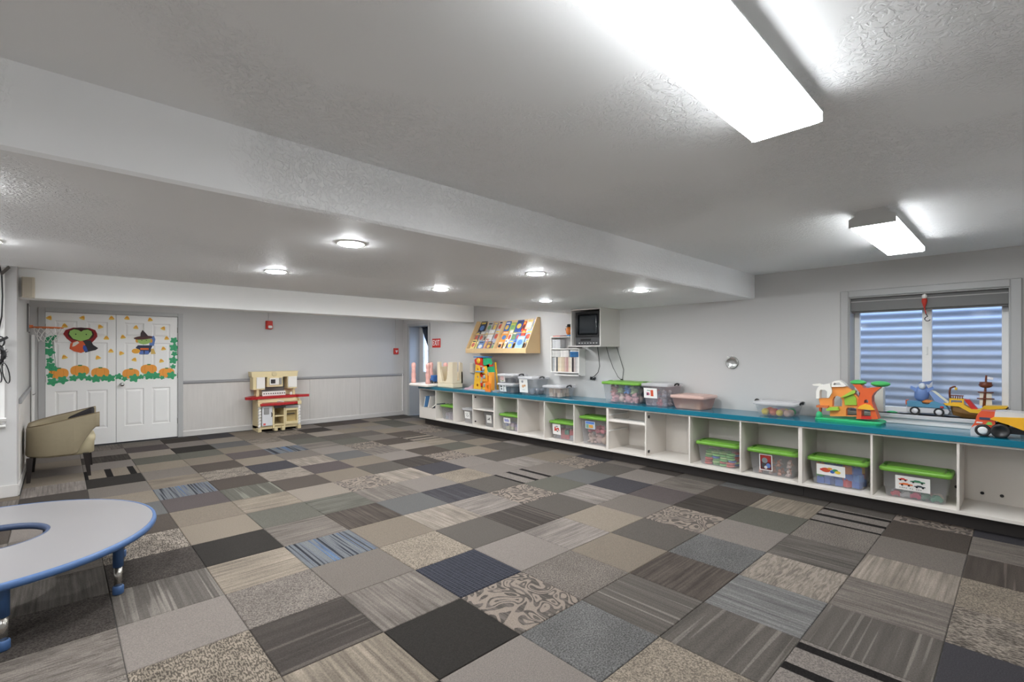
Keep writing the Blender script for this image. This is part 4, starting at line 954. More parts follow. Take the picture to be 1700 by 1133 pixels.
solid('dump_bed', G().prism([(0.125, 0.145), (0.10, 0.165), (-0.28, 0.185), (-0.30, 0.15), (-0.12, 0.09), (-0.06, 0.075), (0.02, 0.11)], 'x', -0.10, 0.10), (240, 178, 36), t)
solid('bed_rim', G().prism([(0.10, 0.16), (0.095, 0.205), (0.05, 0.212), (-0.30, 0.20), (-0.30, 0.175)], 'x', -0.095, 0.095), (214, 210, 204), t)
solid('frame', G().box(-0.05, 0.05, -0.26, 0.20, 0.035, 0.08), (40, 40, 42), t)
for yy, r, wd in ((0.165, 0.050, 0.03), (0.065, 0.057, 0.05), (-0.13, 0.057, 0.05)):
    for s in (-1, 1):
        w = solid('wheel', G().lathe([(r * 0.55, s * 0.06), (r * 0.95, s * 0.06), (r, s * 0.07), (r, s * (0.06 + wd)), (r * 0.9, s * (0.066 + wd)), (r * 0.6, s * (0.064 + wd)), (r * 0.5, s * (0.055 + wd)), (0.001, s * (0.055 + wd))], (0, yy, r), 'x', 20), (36, 35, 36), t)
        if yy > 0.1: solid('hub_cap', G().lathe([(r * 0.62, 0), (r * 0.55, s * 0.004), (r * 0.3, s * 0.006), (0.001, s * 0.004)], (s * (0.064 + wd), yy, r), 'x', 12), (222, 222, 222), w)

# ================================================================== THINGS ON THE SHELF WALL
# ---- wooden book rack
WD = M('birch_plywood', (222, 190, 142), 0.5, var=0.07, vscale=4.0, vstretch=(1, 8, 1))
R0, R1 = 5.50, 7.08; RB = 1.43
rk = thing('book_rack', 'slanted birch wall rack full of picture books', 'book rack', (WX, (R0 + R1) / 2, RB))
hw = (R1 - R0) / 2
prof = [(0, 0), (-0.34, 0), (-0.34, 0.075), (-0.07, 0.60), (0, 0.60)]
for yy in (-hw, hw - 0.018): obj('side_panel', G().prism(prof, 'y', yy, yy + 0.018), WD, rk)
obj('middle_divider', G().prism([(-0.02, 0.03), (-0.325, 0.02), (-0.325, 0.075), (-0.075, 0.56), (-0.02, 0.56)], 'y', 0.0 + 0.03, 0.048), WD, rk)
obj('back_board', G().box(-0.012, 0, -hw + 0.018, hw - 0.018, 0.0, 0.58), WD, rk)
obj('bottom_board', G().box(-0.325, -0.012, -hw + 0.018, hw - 0.018, 0.0, 0.016), WD, rk)
obj('front_lip', G().box(-0.34, -0.325, -hw + 0.018, hw - 0.018, 0.0, 0.085, 0.002), WD, rk)
for k in (1, 2): obj('tier_shelf', G().box(-0.325 + 0.09 * k, -0.012, -hw + 0.018, hw - 0.018, 0.17 * k, 0.17 * k + 0.012), WD, rk)
RN = ['bottom', 'middle', 'top']
books = {0: [('yellow', (236, 206, 120), .13, .20), ('pale yellow', (226, 214, 150), .05, .17), ('blue', (120, 150, 200), .15, .17), ('pink', (216, 150, 140), .06, .21), ('dark pink photo', (120, 90, 100), .12, .16), ('grey', (176, 168, 160), .08, .14), None, ('orange and white', (226, 170, 120), .12, .15), ('white', (236, 234, 236), .06, .19), ('blue and white', (110, 150, 206), .13, .18), ('sky blue', (150, 180, 220), .18, .24), ('brown', (150, 136, 120), .06, .17)],
         1: [('grey photo', (140, 130, 128), .11, .21), ('pale grey', (190, 190, 186), .13, .22), ('cream', (216, 210, 190), .06, .2), ('silver', (225, 225, 225), .15, .24), ('lavender', (186, 190, 206), .14, .24), None, ('round orange', (232, 154, 72), .17, .20), ('cream spotted', (222, 218, 200), .09, .22), ('dark green', (120, 140, 120), .10, .18), ('blue striped', (90, 120, 190), .09, .19), ('red', (206, 70, 50), .10, .22), ('light blue', (150, 180, 206), .16, .21)],
         2: [('black and blue', (50, 56, 74), .18, .24), ('silver grey', (180, 178, 180), .14, .22), ('grey and red', (176, 160, 156), .10, .22), ('beige', (206, 190, 176), .12, .23), None, ('blue and black', (60, 96, 170), .13, .21), ('green', (150, 180, 100), .14, .18), ('dark blue', (60, 84, 150), .16, .22), ('red and yellow', (214, 90, 50), .07, .19), ('cream photo', (220, 204, 180), .15, .23), ('pale lavender', (170, 180, 220), .08, .24)]}
def mk_book(w, h, c, th=0.010):
    g = G().box(-th, 0, -w / 2, w / 2, 0, h, 0.001)
    return g
tilt = math.atan2(0.27, 0.525)
for row, bl in books.items():
    li = bl.index(None)
    for half, seq, (ya, yb) in ((0, bl[:li], (R1 - 0.03, 6.345)), (1, bl[li + 1:], (6.31, R0 + 0.03))):
        tot = sum(b[2] for b in seq); sc_ = (ya - yb - 0.012) / tot; y = ya - 0.006
        for k, (cn, c, w, h) in enumerate(seq):
            ww = w * min(1.0, sc_) if sc_ < 1 else w
            step = w * sc_
            o = obj('picture_book', mk_book(ww - 0.004, min(h * 1.12, 0.27), c), print_m, None, (WX - 0.295 + 0.09 * row, y - step / 2, RB + 0.017 + 0.17 * row - (0.0 if row == 0 else 0.004) + (0.03 if row == 0 else 0.0)), (0, tilt, 0))
            o.color = rgb(c)
            rb = random.Random(row * 40 + half * 20 + k)
            c2 = rb.choice([(236, 232, 224), (226, 190, 90), (90, 130, 190), (200, 90, 70), (120, 160, 110), (60, 60, 70)])
            pw = (ww - 0.004) * 0.34
            hh_ = min(h * 1.12, 0.27)
            pic = obj('cover_picture', G().prism(circ(0, hh_ * rb.uniform(0.4, 0.55), pw, 12, hh_ * 0.2), 'x', -0.0112, -0.0098), print_m, o); pic.color = rgb(c2)
            ttl = obj('cover_title', G().prism([(-pw, hh_ * 0.78), (pw, hh_ * 0.78), (pw, hh_ * 0.88), (-pw, hh_ * 0.88)], 'x', -0.0112, -0.0098), print_m, o); ttl.color = rgb(rb.choice([(240, 236, 230), (50, 50, 60), (230, 200, 90)]))
            tag(o, '%s picture book in the %s row of the wooden rack, %s half' % (cn, RN[row], 'left' if half == 0 else 'right'), 'book', 'picture books in the wooden rack')
            y -= step

# ---- television cabinet on the wall
tv0, tv1 = 3.945, 4.475; tz0, tz1 = 1.525, HS
cb = thing('tv_cabinet', 'pale wall cabinet open at the front holding a television', 'cabinet', (WX, (tv0 + tv1) / 2, tz0))
hw = (tv1 - tv0) / 2; D = 0.45; hz = tz1 - tz0 - 0.002
pale = M('cabinet_paint', (216, 212, 207), 0.5)
for s, n in ((-hw, 'side_panel'), (hw - 0.018, 'side_panel')): obj(n, G().box(-D, 0, s, s + 0.018, 0.016, hz), pale, cb)
obj('bottom_panel', G().box(-D - 0.01, 0, -hw, hw + 0.05, 0.0, 0.016), pale, cb)
obj('top_panel', G().box(-D, 0, -hw + 0.018, hw - 0.018, hz - 0.016, hz), pale, cb)
obj('back_panel', G().box(-0.01, 0, -hw + 0.018, hw - 0.018, 0.016, hz - 0.016), pale, cb)
tv = thing('television', 'black boxy television with built-in tape player inside the wall cabinet', 'television', (WX - D + 0.02, (tv0 + tv1) / 2 - 0.025, tz0 + 0.016))
obj('case', G().prism([(-0.215, 0), (0.215, 0), (0.215, 0.475), (-0.215, 0.475)], 'x', 0.012, 0.10).rings([[Vector((0.10, y, z)) for y, z in ((-0.215, 0), (0.215, 0), (0.215, 0.475), (-0.215, 0.475))], [Vector((0.36, y, z)) for y, z in ((-0.14, 0.02), (0.14, 0.02), (0.14, 0.36), (-0.14, 0.36))]]), M('tv_case', (34, 34, 36), 0.35), tv)
obj('bezel', G().plate([(-0.215, 0.12), (0.215, 0.12), (0.215, 0.475), (-0.215, 0.475)], [rrect(0.175, 0.145, 0.02, cx=0.0, cy=0.295)], 'x', 0.0, 0.014), M('tv_bezel', (24, 24, 26), 0.25), tv)
obj('screen', G().rings([[Vector((0.008 - 0.008 * k, a * 0.176, 0.295 + b_ * 0.146)) for a, b_ in rrect(1 - 0.5 * k, 1 - 0.5 * k, 0.1)] for k in (0, 0.5, 1.0)], smooth=True), M('tv_screen', (46, 50, 54), 0.08), tv)
pl = obj('tape_player', G().box(-0.002, 0.014, -0.205, 0.205, 0.008, 0.112, 0.003), M('tv_panel', (66, 66, 68), 0.4), tv)
obj('tape_slot', G().box(-0.004, 0.0, -0.06, 0.12, 0.065, 0.095), M('tv_bezel'), pl)
for k in range(7): obj('button', G().box(-0.007, 0.0, -0.17 + 0.05 * k, -0.145 + 0.05 * k, 0.028, 0.040, 0.001), M('tv_button', (190, 190, 190), 0.4), pl)
# cables under the cabinet
def cable(label, pts, r=0.005):
    o = obj('cable', G().tube(pts, r, 6), black_m); return tag(o, label, 'cable', 'cables under the television cabinet')
cable('black cable hanging straight under the television cabinet with a coiled end', [(5.76, 4.27, 1.525), (5.79, 4.27, 1.36), (5.80, 4.265, 1.24), (5.81, 4.30, 1.15), (5.815, 4.37, 1.09)] + [(5.815, 4.40 + 0.05 * math.cos(a), 1.055 + 0.022 * math.sin(2.3 * a)) for a in [0.6 * k for k in range(24)]])
o = cable('thin black cable looping down from the cabinet to a plug above the green-lidded bin', [(5.72, 4.09, 1.525), (5.76, 4.07, 1.38), (5.79, 4.02, 1.22), (5.81, 3.95, 1.09), (5.82, 3.90, 1.055), (5.825, 3.885, 1.08), (5.825, 3.87, 1.20), (5.80, 3.96, 1.50), (5.80, 3.965, 1.525)], 0.004)
pl = obj('wall_plug', G().box(WX - 0.03, WX, 3.885, 3.915, 1.02, 1.065, 0.004), black_m)
tag(pl, 'black plug in the wall behind the green-lidded counter bin', 'plug')

# ---- video tape shelf
vs = thing('video_shelf', 'small white wall shelf packed with video cases beside the television cabinet', 'shelf', (WX, 4.845, 1.13))
SW = M('video_shelf_white', (236, 233, 228), 0.45)
for yy, z1 in ((0.285 - 0.012, 0.548), (-0.285, 0.36)): obj('side_panel', G().box(-0.15, 0, yy, yy + 0.012, 0.0, z1), SW, vs)
obj('shelf_board', G().box(-0.155, 0, -0.273, 0.273, 0.0, 0.014), SW, vs)
obj('shelf_board', G().box(-0.155, 0, -0.285, 0.273, 0.36, 0.374), SW, vs)
obj('shelf_board', G().box(-0.155, 0, -0.085, 0.285, 0.548, 0.562), SW, vs)
obj('back_board', G().box(-0.006, 0, -0.273, 0.273, 0.014, 0.36), SW, vs)
obj('bottom_rail', G().box(-0.15, -0.12, -0.285, 0.21, -0.045, -0.03).box(-0.15, 0, -0.285, -0.273, -0.045, 0.0), SW, vs)
tape_cols = [('grey', (176, 176, 178)), ('white', (226, 222, 216)), ('charcoal', (96, 96, 98)), ('cream', (222, 206, 176)), ('ivory', (228, 216, 196)), ('beige', (214, 196, 170)), ('tan', (206, 186, 164)), ('pale pink', (206, 176, 168)), ('rose', (190, 150, 146)), ('cream', (222, 208, 190)), ('ivory', (226, 218, 204)), ('black', (46, 38, 44)), ('grey-pink', (190, 176, 172)), ('pale grey', (196, 192, 190)), ('white', (224, 220, 216))]
ORD = ['first', 'second', 'third', 'fourth', 'fifth', 'sixth', 'seventh', 'eighth', 'ninth', 'tenth', 'eleventh', 'twelfth', 'thirteenth', 'fourteenth', 'fifteenth']
stepy = 0.53 / len(tape_cols)
for k, (cn, c) in enumerate(tape_cols):
    y = 4.845 + 0.262 - stepy * (k + 0.5)
    h = 0.225 if k not in (0, 11) else 0.215
    o = obj('video_case', G().box(-0.13, -0.01, -stepy / 2 + 0.0015, stepy / 2 - 0.0015, 0, h, 0.002), print_m, None, (WX, y, 1.1445)); o.color = rgb(c)
    tag(o, '%s upright video case, %s from the left on the wall shelf' % (cn, ORD[k]), 'video case', 'upright video cases')
stk = [(5.035, 1.372, 4, (214, 212, 208), 'white', 'left stack above the upright cases'), (4.86, 1.372, 4, (226, 222, 218), 'pale', 'middle stack above the upright cases'), (4.665, 1.372, 4, (44, 110, 166), 'blue', 'right stack above the upright cases'), (5.03, 1.505, 5, (206, 206, 208), 'white', 'stack on the upper shelf board'), (4.70, 1.505, 1, (96, 92, 90), 'dark', 'pile under the cabinet corner')]
for (y, z, n, c, cn, where) in stk:
    for k in range(n):
        c2 = (222, 220, 216) if (cn == 'blue' and k == 3) else c
        o = obj('video_case', G().box(-0.13, -0.01, -0.085, 0.085, 0, 0.0265, 0.002), print_m, None, (WX - random.uniform(0, 0.006), y, z + 0.027 * k if z < 1.45 else z + 0.028 * k)); o.color = rgb(c2)
        tag(o, '%s flat video case, %s from bottom, %s' % (cn if c2 == c else 'white', ORD[k], where), 'video case', 'flat video cases')
# flat things and potato-shaped figure on top of the video shelf
o = obj('flat_book', G().box(-0.13, -0.02, -0.07, 0.07, 0, 0.012, 0.002), print_m, None, (WX, 5.035, 1.693)); o.color = rgb((206, 80, 56)); tag(o, 'thin red book lying on top of the video shelf', 'book')
o = obj('flat_book', G().box(-0.13, -0.02, -0.045, 0.045, 0, 0.014, 0.002), print_m, None, (WX, 4.91, 1.693)); o.color = rgb((120, 50, 50)); tag(o, 'dark red book lying beside the orange toy figure', 'book')
t = thing('toy_figure', 'small orange toy figure with black hat on top of the video shelf', 'toy', (WX - 0.10, 4.80, 1.692))
solid('feet', G().ball((0, 0.02, 0.014), (0.03, 0.025, 0.014)).ball((0, -0.02, 0.014), (0.03, 0.025, 0.014)), (90, 150, 200), t)
solid('body', G().ball((0, 0, 0.085), (0.045, 0.048, 0.068), 14, 10), (226, 130, 56), t)
solid('hat', G().lathe([(0.05, 0.145), (0.05, 0.152), (0.03, 0.154), (0.028, 0.185), (0.001, 0.188)], n=14), (28, 28, 28), t)
for s in (-1, 1): solid('arm', G().tube([(0, s * 0.045, 0.09), (0, s * 0.065, 0.10), (0, s * 0.07, 0.125)], 0.007), (40, 40, 40), t)

# ---- EXIT sign, round plate, wall box
t = thing('exit_sign', 'red exit sign with white letters beside the exit door', 'sign', (WX, 8.515, 1.64))
o = obj('sign_plate', G().box(-0.012, 0, -0.15, 0.15, -0.095, 0.095, 0.003), M('sign_red', (196, 44, 34), 0.5), t)
fc = bpy.data.curves.new('exit_letters', 'FONT'); fc.body = 'EXIT'; fc.size = 0.15; fc.extrude = 0.002; fc.align_x = 'CENTER'; fc.align_y = 'CENTER'; fc.offset = 0.0005; fc.space_character = 1.18
fo = bpy.data.objects.new('tmp_text', fc); COL.objects.link(fo)
bpy.context.view_layer.update()
me = bpy.data.meshes.new_from_object(fo.evaluated_get(bpy.context.evaluated_depsgraph_get()))
bpy.data.objects.remove(fo)
me.materials.clear(); me.materials.append(M('sign_white', (244, 242, 238), 0.5))
o = inst('lettering', me, t, (-0.013, 0, 0), (PI / 2, 0, -PI / 2)); o.scale = (0.74, 1.1, 1)
o['label'] = 'white EXIT lettering'
t = thing('round_plate', 'round brushed metal plate on the wall left of the window', 'wall plate', (WX, 2.365, 1.321))
obj('dish', G().lathe([(0.074, 0), (0.075, -0.012), (0.070, -0.020), (0.062, -0.018), (0.05, -0.010), (0.02, -0.006), (0.001, -0.006)], n=32, axis='x'), M('brushed_metal', (176, 176, 174), 0.25, metal=0.85), t)
obj('screw', G().lathe([(0.006, -0.006), (0.005, -0.010), (0.001, -0.010)], n=10, axis='x'), chrome, t)
for yy, zz in ((0.045, 0.066), (-0.012, 0.078)): obj('clip', G().ball((-0.016, yy, zz), 0.008, 8, 6), plast_w, t)
t = thing('wall_box', 'slim beige electrical box on the wall under the book rack', 'electrical box', (WX, 7.27, 1.14))
obj('box', G().box(-0.05, 0, -0.05, 0.05, -0.095, 0.095, 0.004), M('beige_plastic', (214, 206, 194), 0.5), t)
obj('cover', G().box(-0.056, -0.049, -0.04, 0.035, -0.085, 0.085, 0.002), M('beige_plastic'), t)

# ================================================================== FAR WALL THINGS
ALR = M('alarm_red', (200, 46, 34), 0.4)
t = thing('fire_alarm', 'red fire alarm strobe high on the far wall', 'fire alarm', (2.925, WY, 1.965))
obj('back_box', G().box(-0.055, 0.055, -0.045, 0, -0.08, 0.08, 0.006), ALR, t)
obj('cover', G().box(-0.045, 0.06, -0.062, -0.044, -0.075, 0.078, 0.006), ALR, t)
obj('strobe_lens', G().box(-0.025, 0.045, -0.085, -0.061, -0.065, -0.012, 0.010), M('strobe_clear', (232, 232, 230), 0.2), t)
obj('conduit', G().box(-0.004, 0.004, -0.010, 0, 0.08, 0.36), wall_m, t)
t = thing('pull_station', 'small red fire alarm pull station near the exit door corner', 'fire alarm', (5.64, WY, 1.47))
obj('box', G().box(-0.055, 0.055, -0.045, 0, -0.07, 0.07, 0.005), ALR, t)
obj('handle', G().prism([(-0.03, 0.02), (0.03, 0.02), (0.02, -0.01), (0.008, -0.01), (0.008, -0.035), (-0.008, -0.035), (-0.008, -0.01), (-0.02, -0.01)], 'y', -0.056, -0.044), M('strobe_clear'), t)
obj('conduit', G().box(-0.006, 0.006, -0.012, 0, 0.07, 0.85), wall_m, t)
o = obj('trim_strip', G().box(5.80, 5.815, WY - 0.03, WY - 0.011, 0.1, 0.95), white_m); tag(o, 'thin white cable cover at the corner beside the exit door', 'cable cover')

# ---- play kitchen
KC = (222, 204, 160); KR = (172, 36, 40); KW = (232, 228, 222)
k = thing('play_kitchen', 'cream and red plastic play kitchen against the wainscot', 'play kitchen', (3.02, 9.42, 0))
TAN = M('kitchen_tan', KC, 0.45); KRED = M('kitchen_red', KR, 0.35); KWH = M('kitchen_white', KW, 0.4); KGR = M('kitchen_grey', (150, 148, 146), 0.4); KDK = M('kitchen_dark', (52, 46, 46), 0.4)
obj('side_wall', G().box(-0.385, -0.365, 0.06, 0.40, 0.0, 0.57, 0.004), TAN, k)
obj('side_wall', G().box(0.335, 0.355, 0.06, 0.40, 0.0, 0.57, 0.004), TAN, k)
obj('base_plinth', G().box(-0.385, 0.355, 0.03, 0.40, 0.04, 0.10, 0.006), TAN, k)
for xx in (-0.375, -0.10, 0.03, 0.315): obj('foot', G().box(xx - 0.03, xx + 0.03, -0.02, 0.12, 0.0, 0.07, 0.008), TAN, k)
obj('back_wall', G().box(-0.365, 0.335, 0.38, 0.40, 0.04, 0.78), TAN, k)
tw = []
for xx in (-0.375, 0.315):
    pts = [(xx + 0.008 * math.cos(1.9 * i), 0.01 + 0.008 * math.sin(1.9 * i), 0.07 + 0.40 * i / 24) for i in range(25)]
    obj('twisted_column', G().tube(pts, 0.022, 10), KWH, k)
    obj('column_cap', G().box(xx - 0.035, xx + 0.035, -0.03, 0.06, 0.46, 0.53, 0.006), TAN, k)
fr = obj('fridge_door', G().box(-0.335, -0.155, 0.0, 0.045, 0.10, 0.47, 0.008), M('fridge_white', (214, 214, 216), 0.4), k)
obj('dispenser', G().box(-0.305, -0.215, -0.008, 0.004, 0.315, 0.435, 0.004), KGR, fr)
obj('handle', G().tube([(-0.175, 0.0, 0.34), (-0.175, -0.022, 0.335), (-0.175, -0.022, 0.275), (-0.175, 0.0, 0.27)], 0.008), KDK, fr)
obj('sticker', G().box(-0.315, -0.275, -0.002, 0.001, 0.12, 0.155), M('sticker_red', (206, 90, 84), 0.5), fr)
for z in (0.10, 0.26, 0.42): obj('cubby_shelf', G().box(-0.145, 0.055, 0.0, 0.38, z, z + 0.02), TAN, k)
for xx in (-0.155, 0.035): obj('cubby_wall', G().box(xx, xx + 0.03, -0.005, 0.38, 0.05, 0.47, 0.004), TAN, k)
ov = obj('oven_body', G().box(0.065, 0.30, 0.05, 0.30, 0.10, 0.47), M('oven_tan', (176, 154, 104), 0.5), k)
obj('oven_door', G().plate([(0.07, 0.10), (0.295, 0.10), (0.295, 0.40), (0.07, 0.40)], [[(0.09, 0.15), (0.275, 0.15), (0.275, 0.36), (0.09, 0.36)]], 'y', 0.0, 0.045), TAN, k)
obj('oven_rack', G().box(0.09, 0.24, 0.02, 0.045, 0.285, 0.30), KDK, k)
obj('control_panel', G().box(0.07, 0.295, -0.008, 0.04, 0.40, 0.455, 0.004), KGR, k)
obj('front_counter', G().prism([(-0.40, 0.05), (-0.37, -0.05), (-0.15, -0.06), (-0.05, -0.10), (0.02, -0.06), (0.20, -0.05), (0.33, 0.0), (0.34, 0.10), (-0.38, 0.12)], 'z', 0.475, 0.515), KRED, k)
obj('sink_basin', G().box(-0.14, 0.05, -0.06, 0.05, 0.42, 0.476, 0.006), KDK, k)
obj('faucet', G().tube([(-0.06, 0.02, 0.515), (-0.06, 0.02, 0.54), (-0.04, -0.02, 0.545), (0.03, -0.03, 0.53)], 0.010), KWH, k)
obj('splash_wall', G().box(-0.37, 0.34, 0.13, 0.16, 0.515, 0.59, 0.004), TAN, k)
obj('side_counter', G().prism([(-0.56, 0.22), (-0.58, 0.10), (-0.50, 0.02), (-0.36, 0.10), (0.30, 0.12), (0.34, 0.08), (0.52, 0.06), (0.55, 0.12), (0.40, 0.24), (0.36, 0.38), (-0.40, 0.38)], 'z', 0.59, 0.635), KRED, k)
st = obj('stove_panel', G().box(-0.27, 0.135, 0.20, 0.24, 0.635, 0.715, 0.004), KWH, k)
for i in range(10): obj('stove_knob', G().cyl((-0.245 + 0.04 * i, 0.20, 0.675), (-0.245 + 0.04 * i, 0.192, 0.675), 0.011, n=10), KDK, st)
obj('phone', G().box(0.20, 0.24, 0.14, 0.18, 0.635, 0.69, 0.008), KWH, k)
for xx in (-0.385, 0.25): obj('upper_post', G().lathe([(0.035, 0.635), (0.028, 0.66), (0.028, 0.76), (0.045, 0.775)], (xx + 0.03, 0.2, 0), n=14), TAN, k)
for a, b_ in ((-0.43, -0.235), (0.165, 0.335)):
    c = obj('upper_cabinet', G().box(a, b_, 0.20, 0.40, 0.77, 1.0, 0.004), TAN, k)
    a2 = a + 0.055 if a < 0 else a + 0.01
    dr = obj('cabinet_door', G().box(a2, b_ + 0.004, 0.182, 0.20, 0.775, 0.985, 0.006), KWH, c)
    obj('cabinet_foot', G().box(a, b_, 0.17, 0.40, 0.755, 0.772, 0.003), TAN, c)
mc = obj('microwave', G().box(-0.20, 0.075, 0.16, 0.40, 0.80, 0.985, 0.006), TAN, k)
md = obj('microwave_door', G().box(-0.165, 0.0, 0.142, 0.162, 0.835, 0.965, 0.006), KWH, mc)
obj('microwave_window', G().box(-0.145, -0.065, 0.136, 0.143, 0.865, 0.94, 0.003), KDK, md)
obj('microwave_panel', G().box(0.008, 0.05, 0.148, 0.162, 0.84, 0.965, 0.004), KGR, mc)
obj('cornice', G().prism([(-0.44, 0.985), (0.345, 0.985), (0.36, 1.075), (0.385, 1.085), (-0.46, 1.085), (-0.45, 1.0)], 'y', 0.19, 0.40), TAN, k)
obj('clock', G().lathe([(0.045, 0), (0.045, -0.012), (0.036, -0.014), (0.001, -0.012)], (-0.07, 0.19, 1.04), 'y', 20), M('clock_face', (206, 190, 150), 0.5), k)
obj('backsplash', G().box(-0.235, 0.165, 0.37, 0.40, 0.635, 0.80), KGR, k)

# ================================================================== PAPER CUTOUTS ON THE DOUBLE DOORS
YD = WY + 0.0055
def cut(name, poly, c, parent, x=0.0, z=0.0, lift=0.0, th=0.0012):
    o = obj(name, G().prism([(x + u, z + v) for u, v in poly], 'y', -lift - th, -lift), paper_m, parent); o.color = rgb(c); return o
def rot2(p, a): return [(u * math.cos(a) - v * math.sin(a), u * math.sin(a) + v * math.cos(a)) for u, v in p]
def leaf_poly(r, seed):
    rr = random.Random(seed); n = 30; ph = rr.uniform(0, 6)
    return [(r * (1 + 0.22 * math.sin(5 * 2 * PI * i / n + ph)) * math.cos(2 * PI * i / n), r * (1 + 0.22 * math.sin(5 * 2 * PI * i / n + ph)) * math.sin(2 * PI * i / n)) for i in range(n)]
candy = [(-0.088, 1.959), (0.279, 1.977), (0.619, 1.99), (0.076, 1.848), (0.481, 1.848), (0.557, 1.674), (0.611, 1.47), (0.454, 1.366), (0.073, 1.377), (0.812, 2.0), (1.109, 1.987), (0.925, 1.854), (1.289, 1.85), (0.759, 1.695), (1.333, 1.686), (0.737, 1.434), (1.289, 1.51), (0.906, 1.33), (1.26, 1.305)]
for i, (x, z) in enumerate(candy):
    a = random.uniform(-0.5, 0.5)
    sd = 'left' if x < 0.67 else 'right'
    rw = [n_ for zt_, n_ in ((1.9, 'top'), (1.8, 'second'), (1.6, 'third'), (1.4, 'fourth'), (0, 'lowest')) if z > zt_][0]
    lo_ = {'top': 1.9, 'second': 1.8, 'third': 1.6, 'fourth': 1.4, 'lowest': 0}[rw]; hi_ = {'top': 9, 'second': 1.9, 'third': 1.8, 'fourth': 1.6, 'lowest': 1.4}[rw]
    mates = sorted(q[0] for q in candy if lo_ < q[1] <= hi_ and (q[0] < 0.67) == (x < 0.67))
    pl_ = ORD[mates.index(x)] + ' from left' if len(mates) > 1 else 'alone'
    t = thing('candy_cutout', 'yellow candy corn paper cutout on the %s door, %s row, %s' % (sd, rw, pl_), 'paper cutout', (x, YD, z), group='candy corn cutouts on the %s door' % sd)
    cut('body', rot2([(-0.036, -0.022), (-0.02, -0.03), (0.02, -0.03), (0.036, -0.022), (0.014, 0.022), (0.0, 0.034), (-0.014, 0.022)], a), (240, 200, 90), t)
    cut('middle_band', rot2([(-0.027, -0.006), (0.027, -0.006), (0.015, 0.014), (-0.015, 0.014)], a), (236, 160, 60), t, lift=0.0013)
pk = [(0.013, 1.129, 'at the far left of the left door'), (0.247, 1.167, 'in the middle of the left door, highest'), (0.484, 1.127, 'at the right of the left door'), (0.86, 1.10, 'above the door knob'), (1.092, 1.166, 'in the middle of the right door, highest'), (1.333, 1.10, 'at the far right of the right door')]
for i, (x, z, w) in enumerate(pk):
    t = thing('pumpkin_cutout', 'orange paper pumpkin ' + w, 'paper cutout', (x, YD, z), group='paper pumpkins on the doors')
    pts = [(0.108 * math.copysign(abs(math.cos(a)) ** 0.75, math.cos(a)), 0.078 * math.copysign(abs(math.sin(a)) ** 0.75, math.sin(a))) for a in [2 * PI * q / 28 for q in range(28)]]
    cut('pumpkin', pts, (240, 160, 66), t, lift=0.0002 * i)
    for q in (-0.045, 0.045): cut('rib_line', [(q - 0.0015, -0.055), (q + 0.0015, -0.055), (q * 1.2 + 0.0015, 0.0), (q + 0.0015, 0.06), (q - 0.0015, 0.06), (q * 1.2 - 0.0015, 0.0)], (206, 124, 44), t, lift=0.0015 + 0.0002 * i)
    cut('stem', [(-0.022, 0.068), (0.022, 0.068), (0.026, 0.086), (-0.02, 0.088)], (80, 140, 80), t, lift=0.0026)
vL = [(-0.09, 1.638, .045), (-0.097, 1.553, .04), (-0.088, 1.45, .055), (-0.084, 1.327, .038), (-0.077, 1.232, .055), (-0.03, 1.20, .035), (-0.036, 1.677, .03), (-0.084, 1.10, .035)]
vbL = [(-0.056, 1.005, .055), (0.054, 1.029, .055), (0.175, 1.053, .045), (0.269, 1.079, .055), (0.349, 1.046, .04), (0.431, 1.034, .055), (0.53, 1.04, .045), (0.607, 1.037, .055)]
vR = [(1.436, 1.645, .05), (1.436, 1.526, .06), (1.44, 1.418, .04), (1.425, 1.31, .055), (1.422, 1.202, .035)]
vbR = [(0.708, 1.06, .045), (0.78, 1.02, .035), (0.901, 1.026, .06), (0.991, 1.044, .035), (1.092, 1.061, .06), (1.185, 1.058, .055), (1.272, 1.023, .03), (1.40, 1.055, .06)]
for vn, vs_, lab in (('a', vL, 'green paper vine climbing the left edge of the left door'), ('b', vbL, 'green paper leaf border under the pumpkins on the left door'), ('c', vR, 'green paper vine climbing the right edge of the right door'), ('d', vbR, 'green paper leaf border under the pumpkins on the right door')):
    t = thing('paper_vine', lab, 'paper cutout', (vs_[0][0], YD, vs_[0][1]))
    for q, (x, z, r) in enumerate(vs_): cut('leaf', leaf_poly(r, ord(vn) + q), (62, 160, 110), t, x - vs_[0][0], z - vs_[0][1], 0.004 + 0.0003 * (q % 3))
    obj('tendril', G().tube([(x - vs_[0][0] + 0.02 * math.sin(3 * q), -0.004, z - vs_[0][1] - 0.02) for q, (x, z, r) in enumerate(vs_)], 0.0025, 5), M('vine_green', (40, 120, 80), 0.7), t)
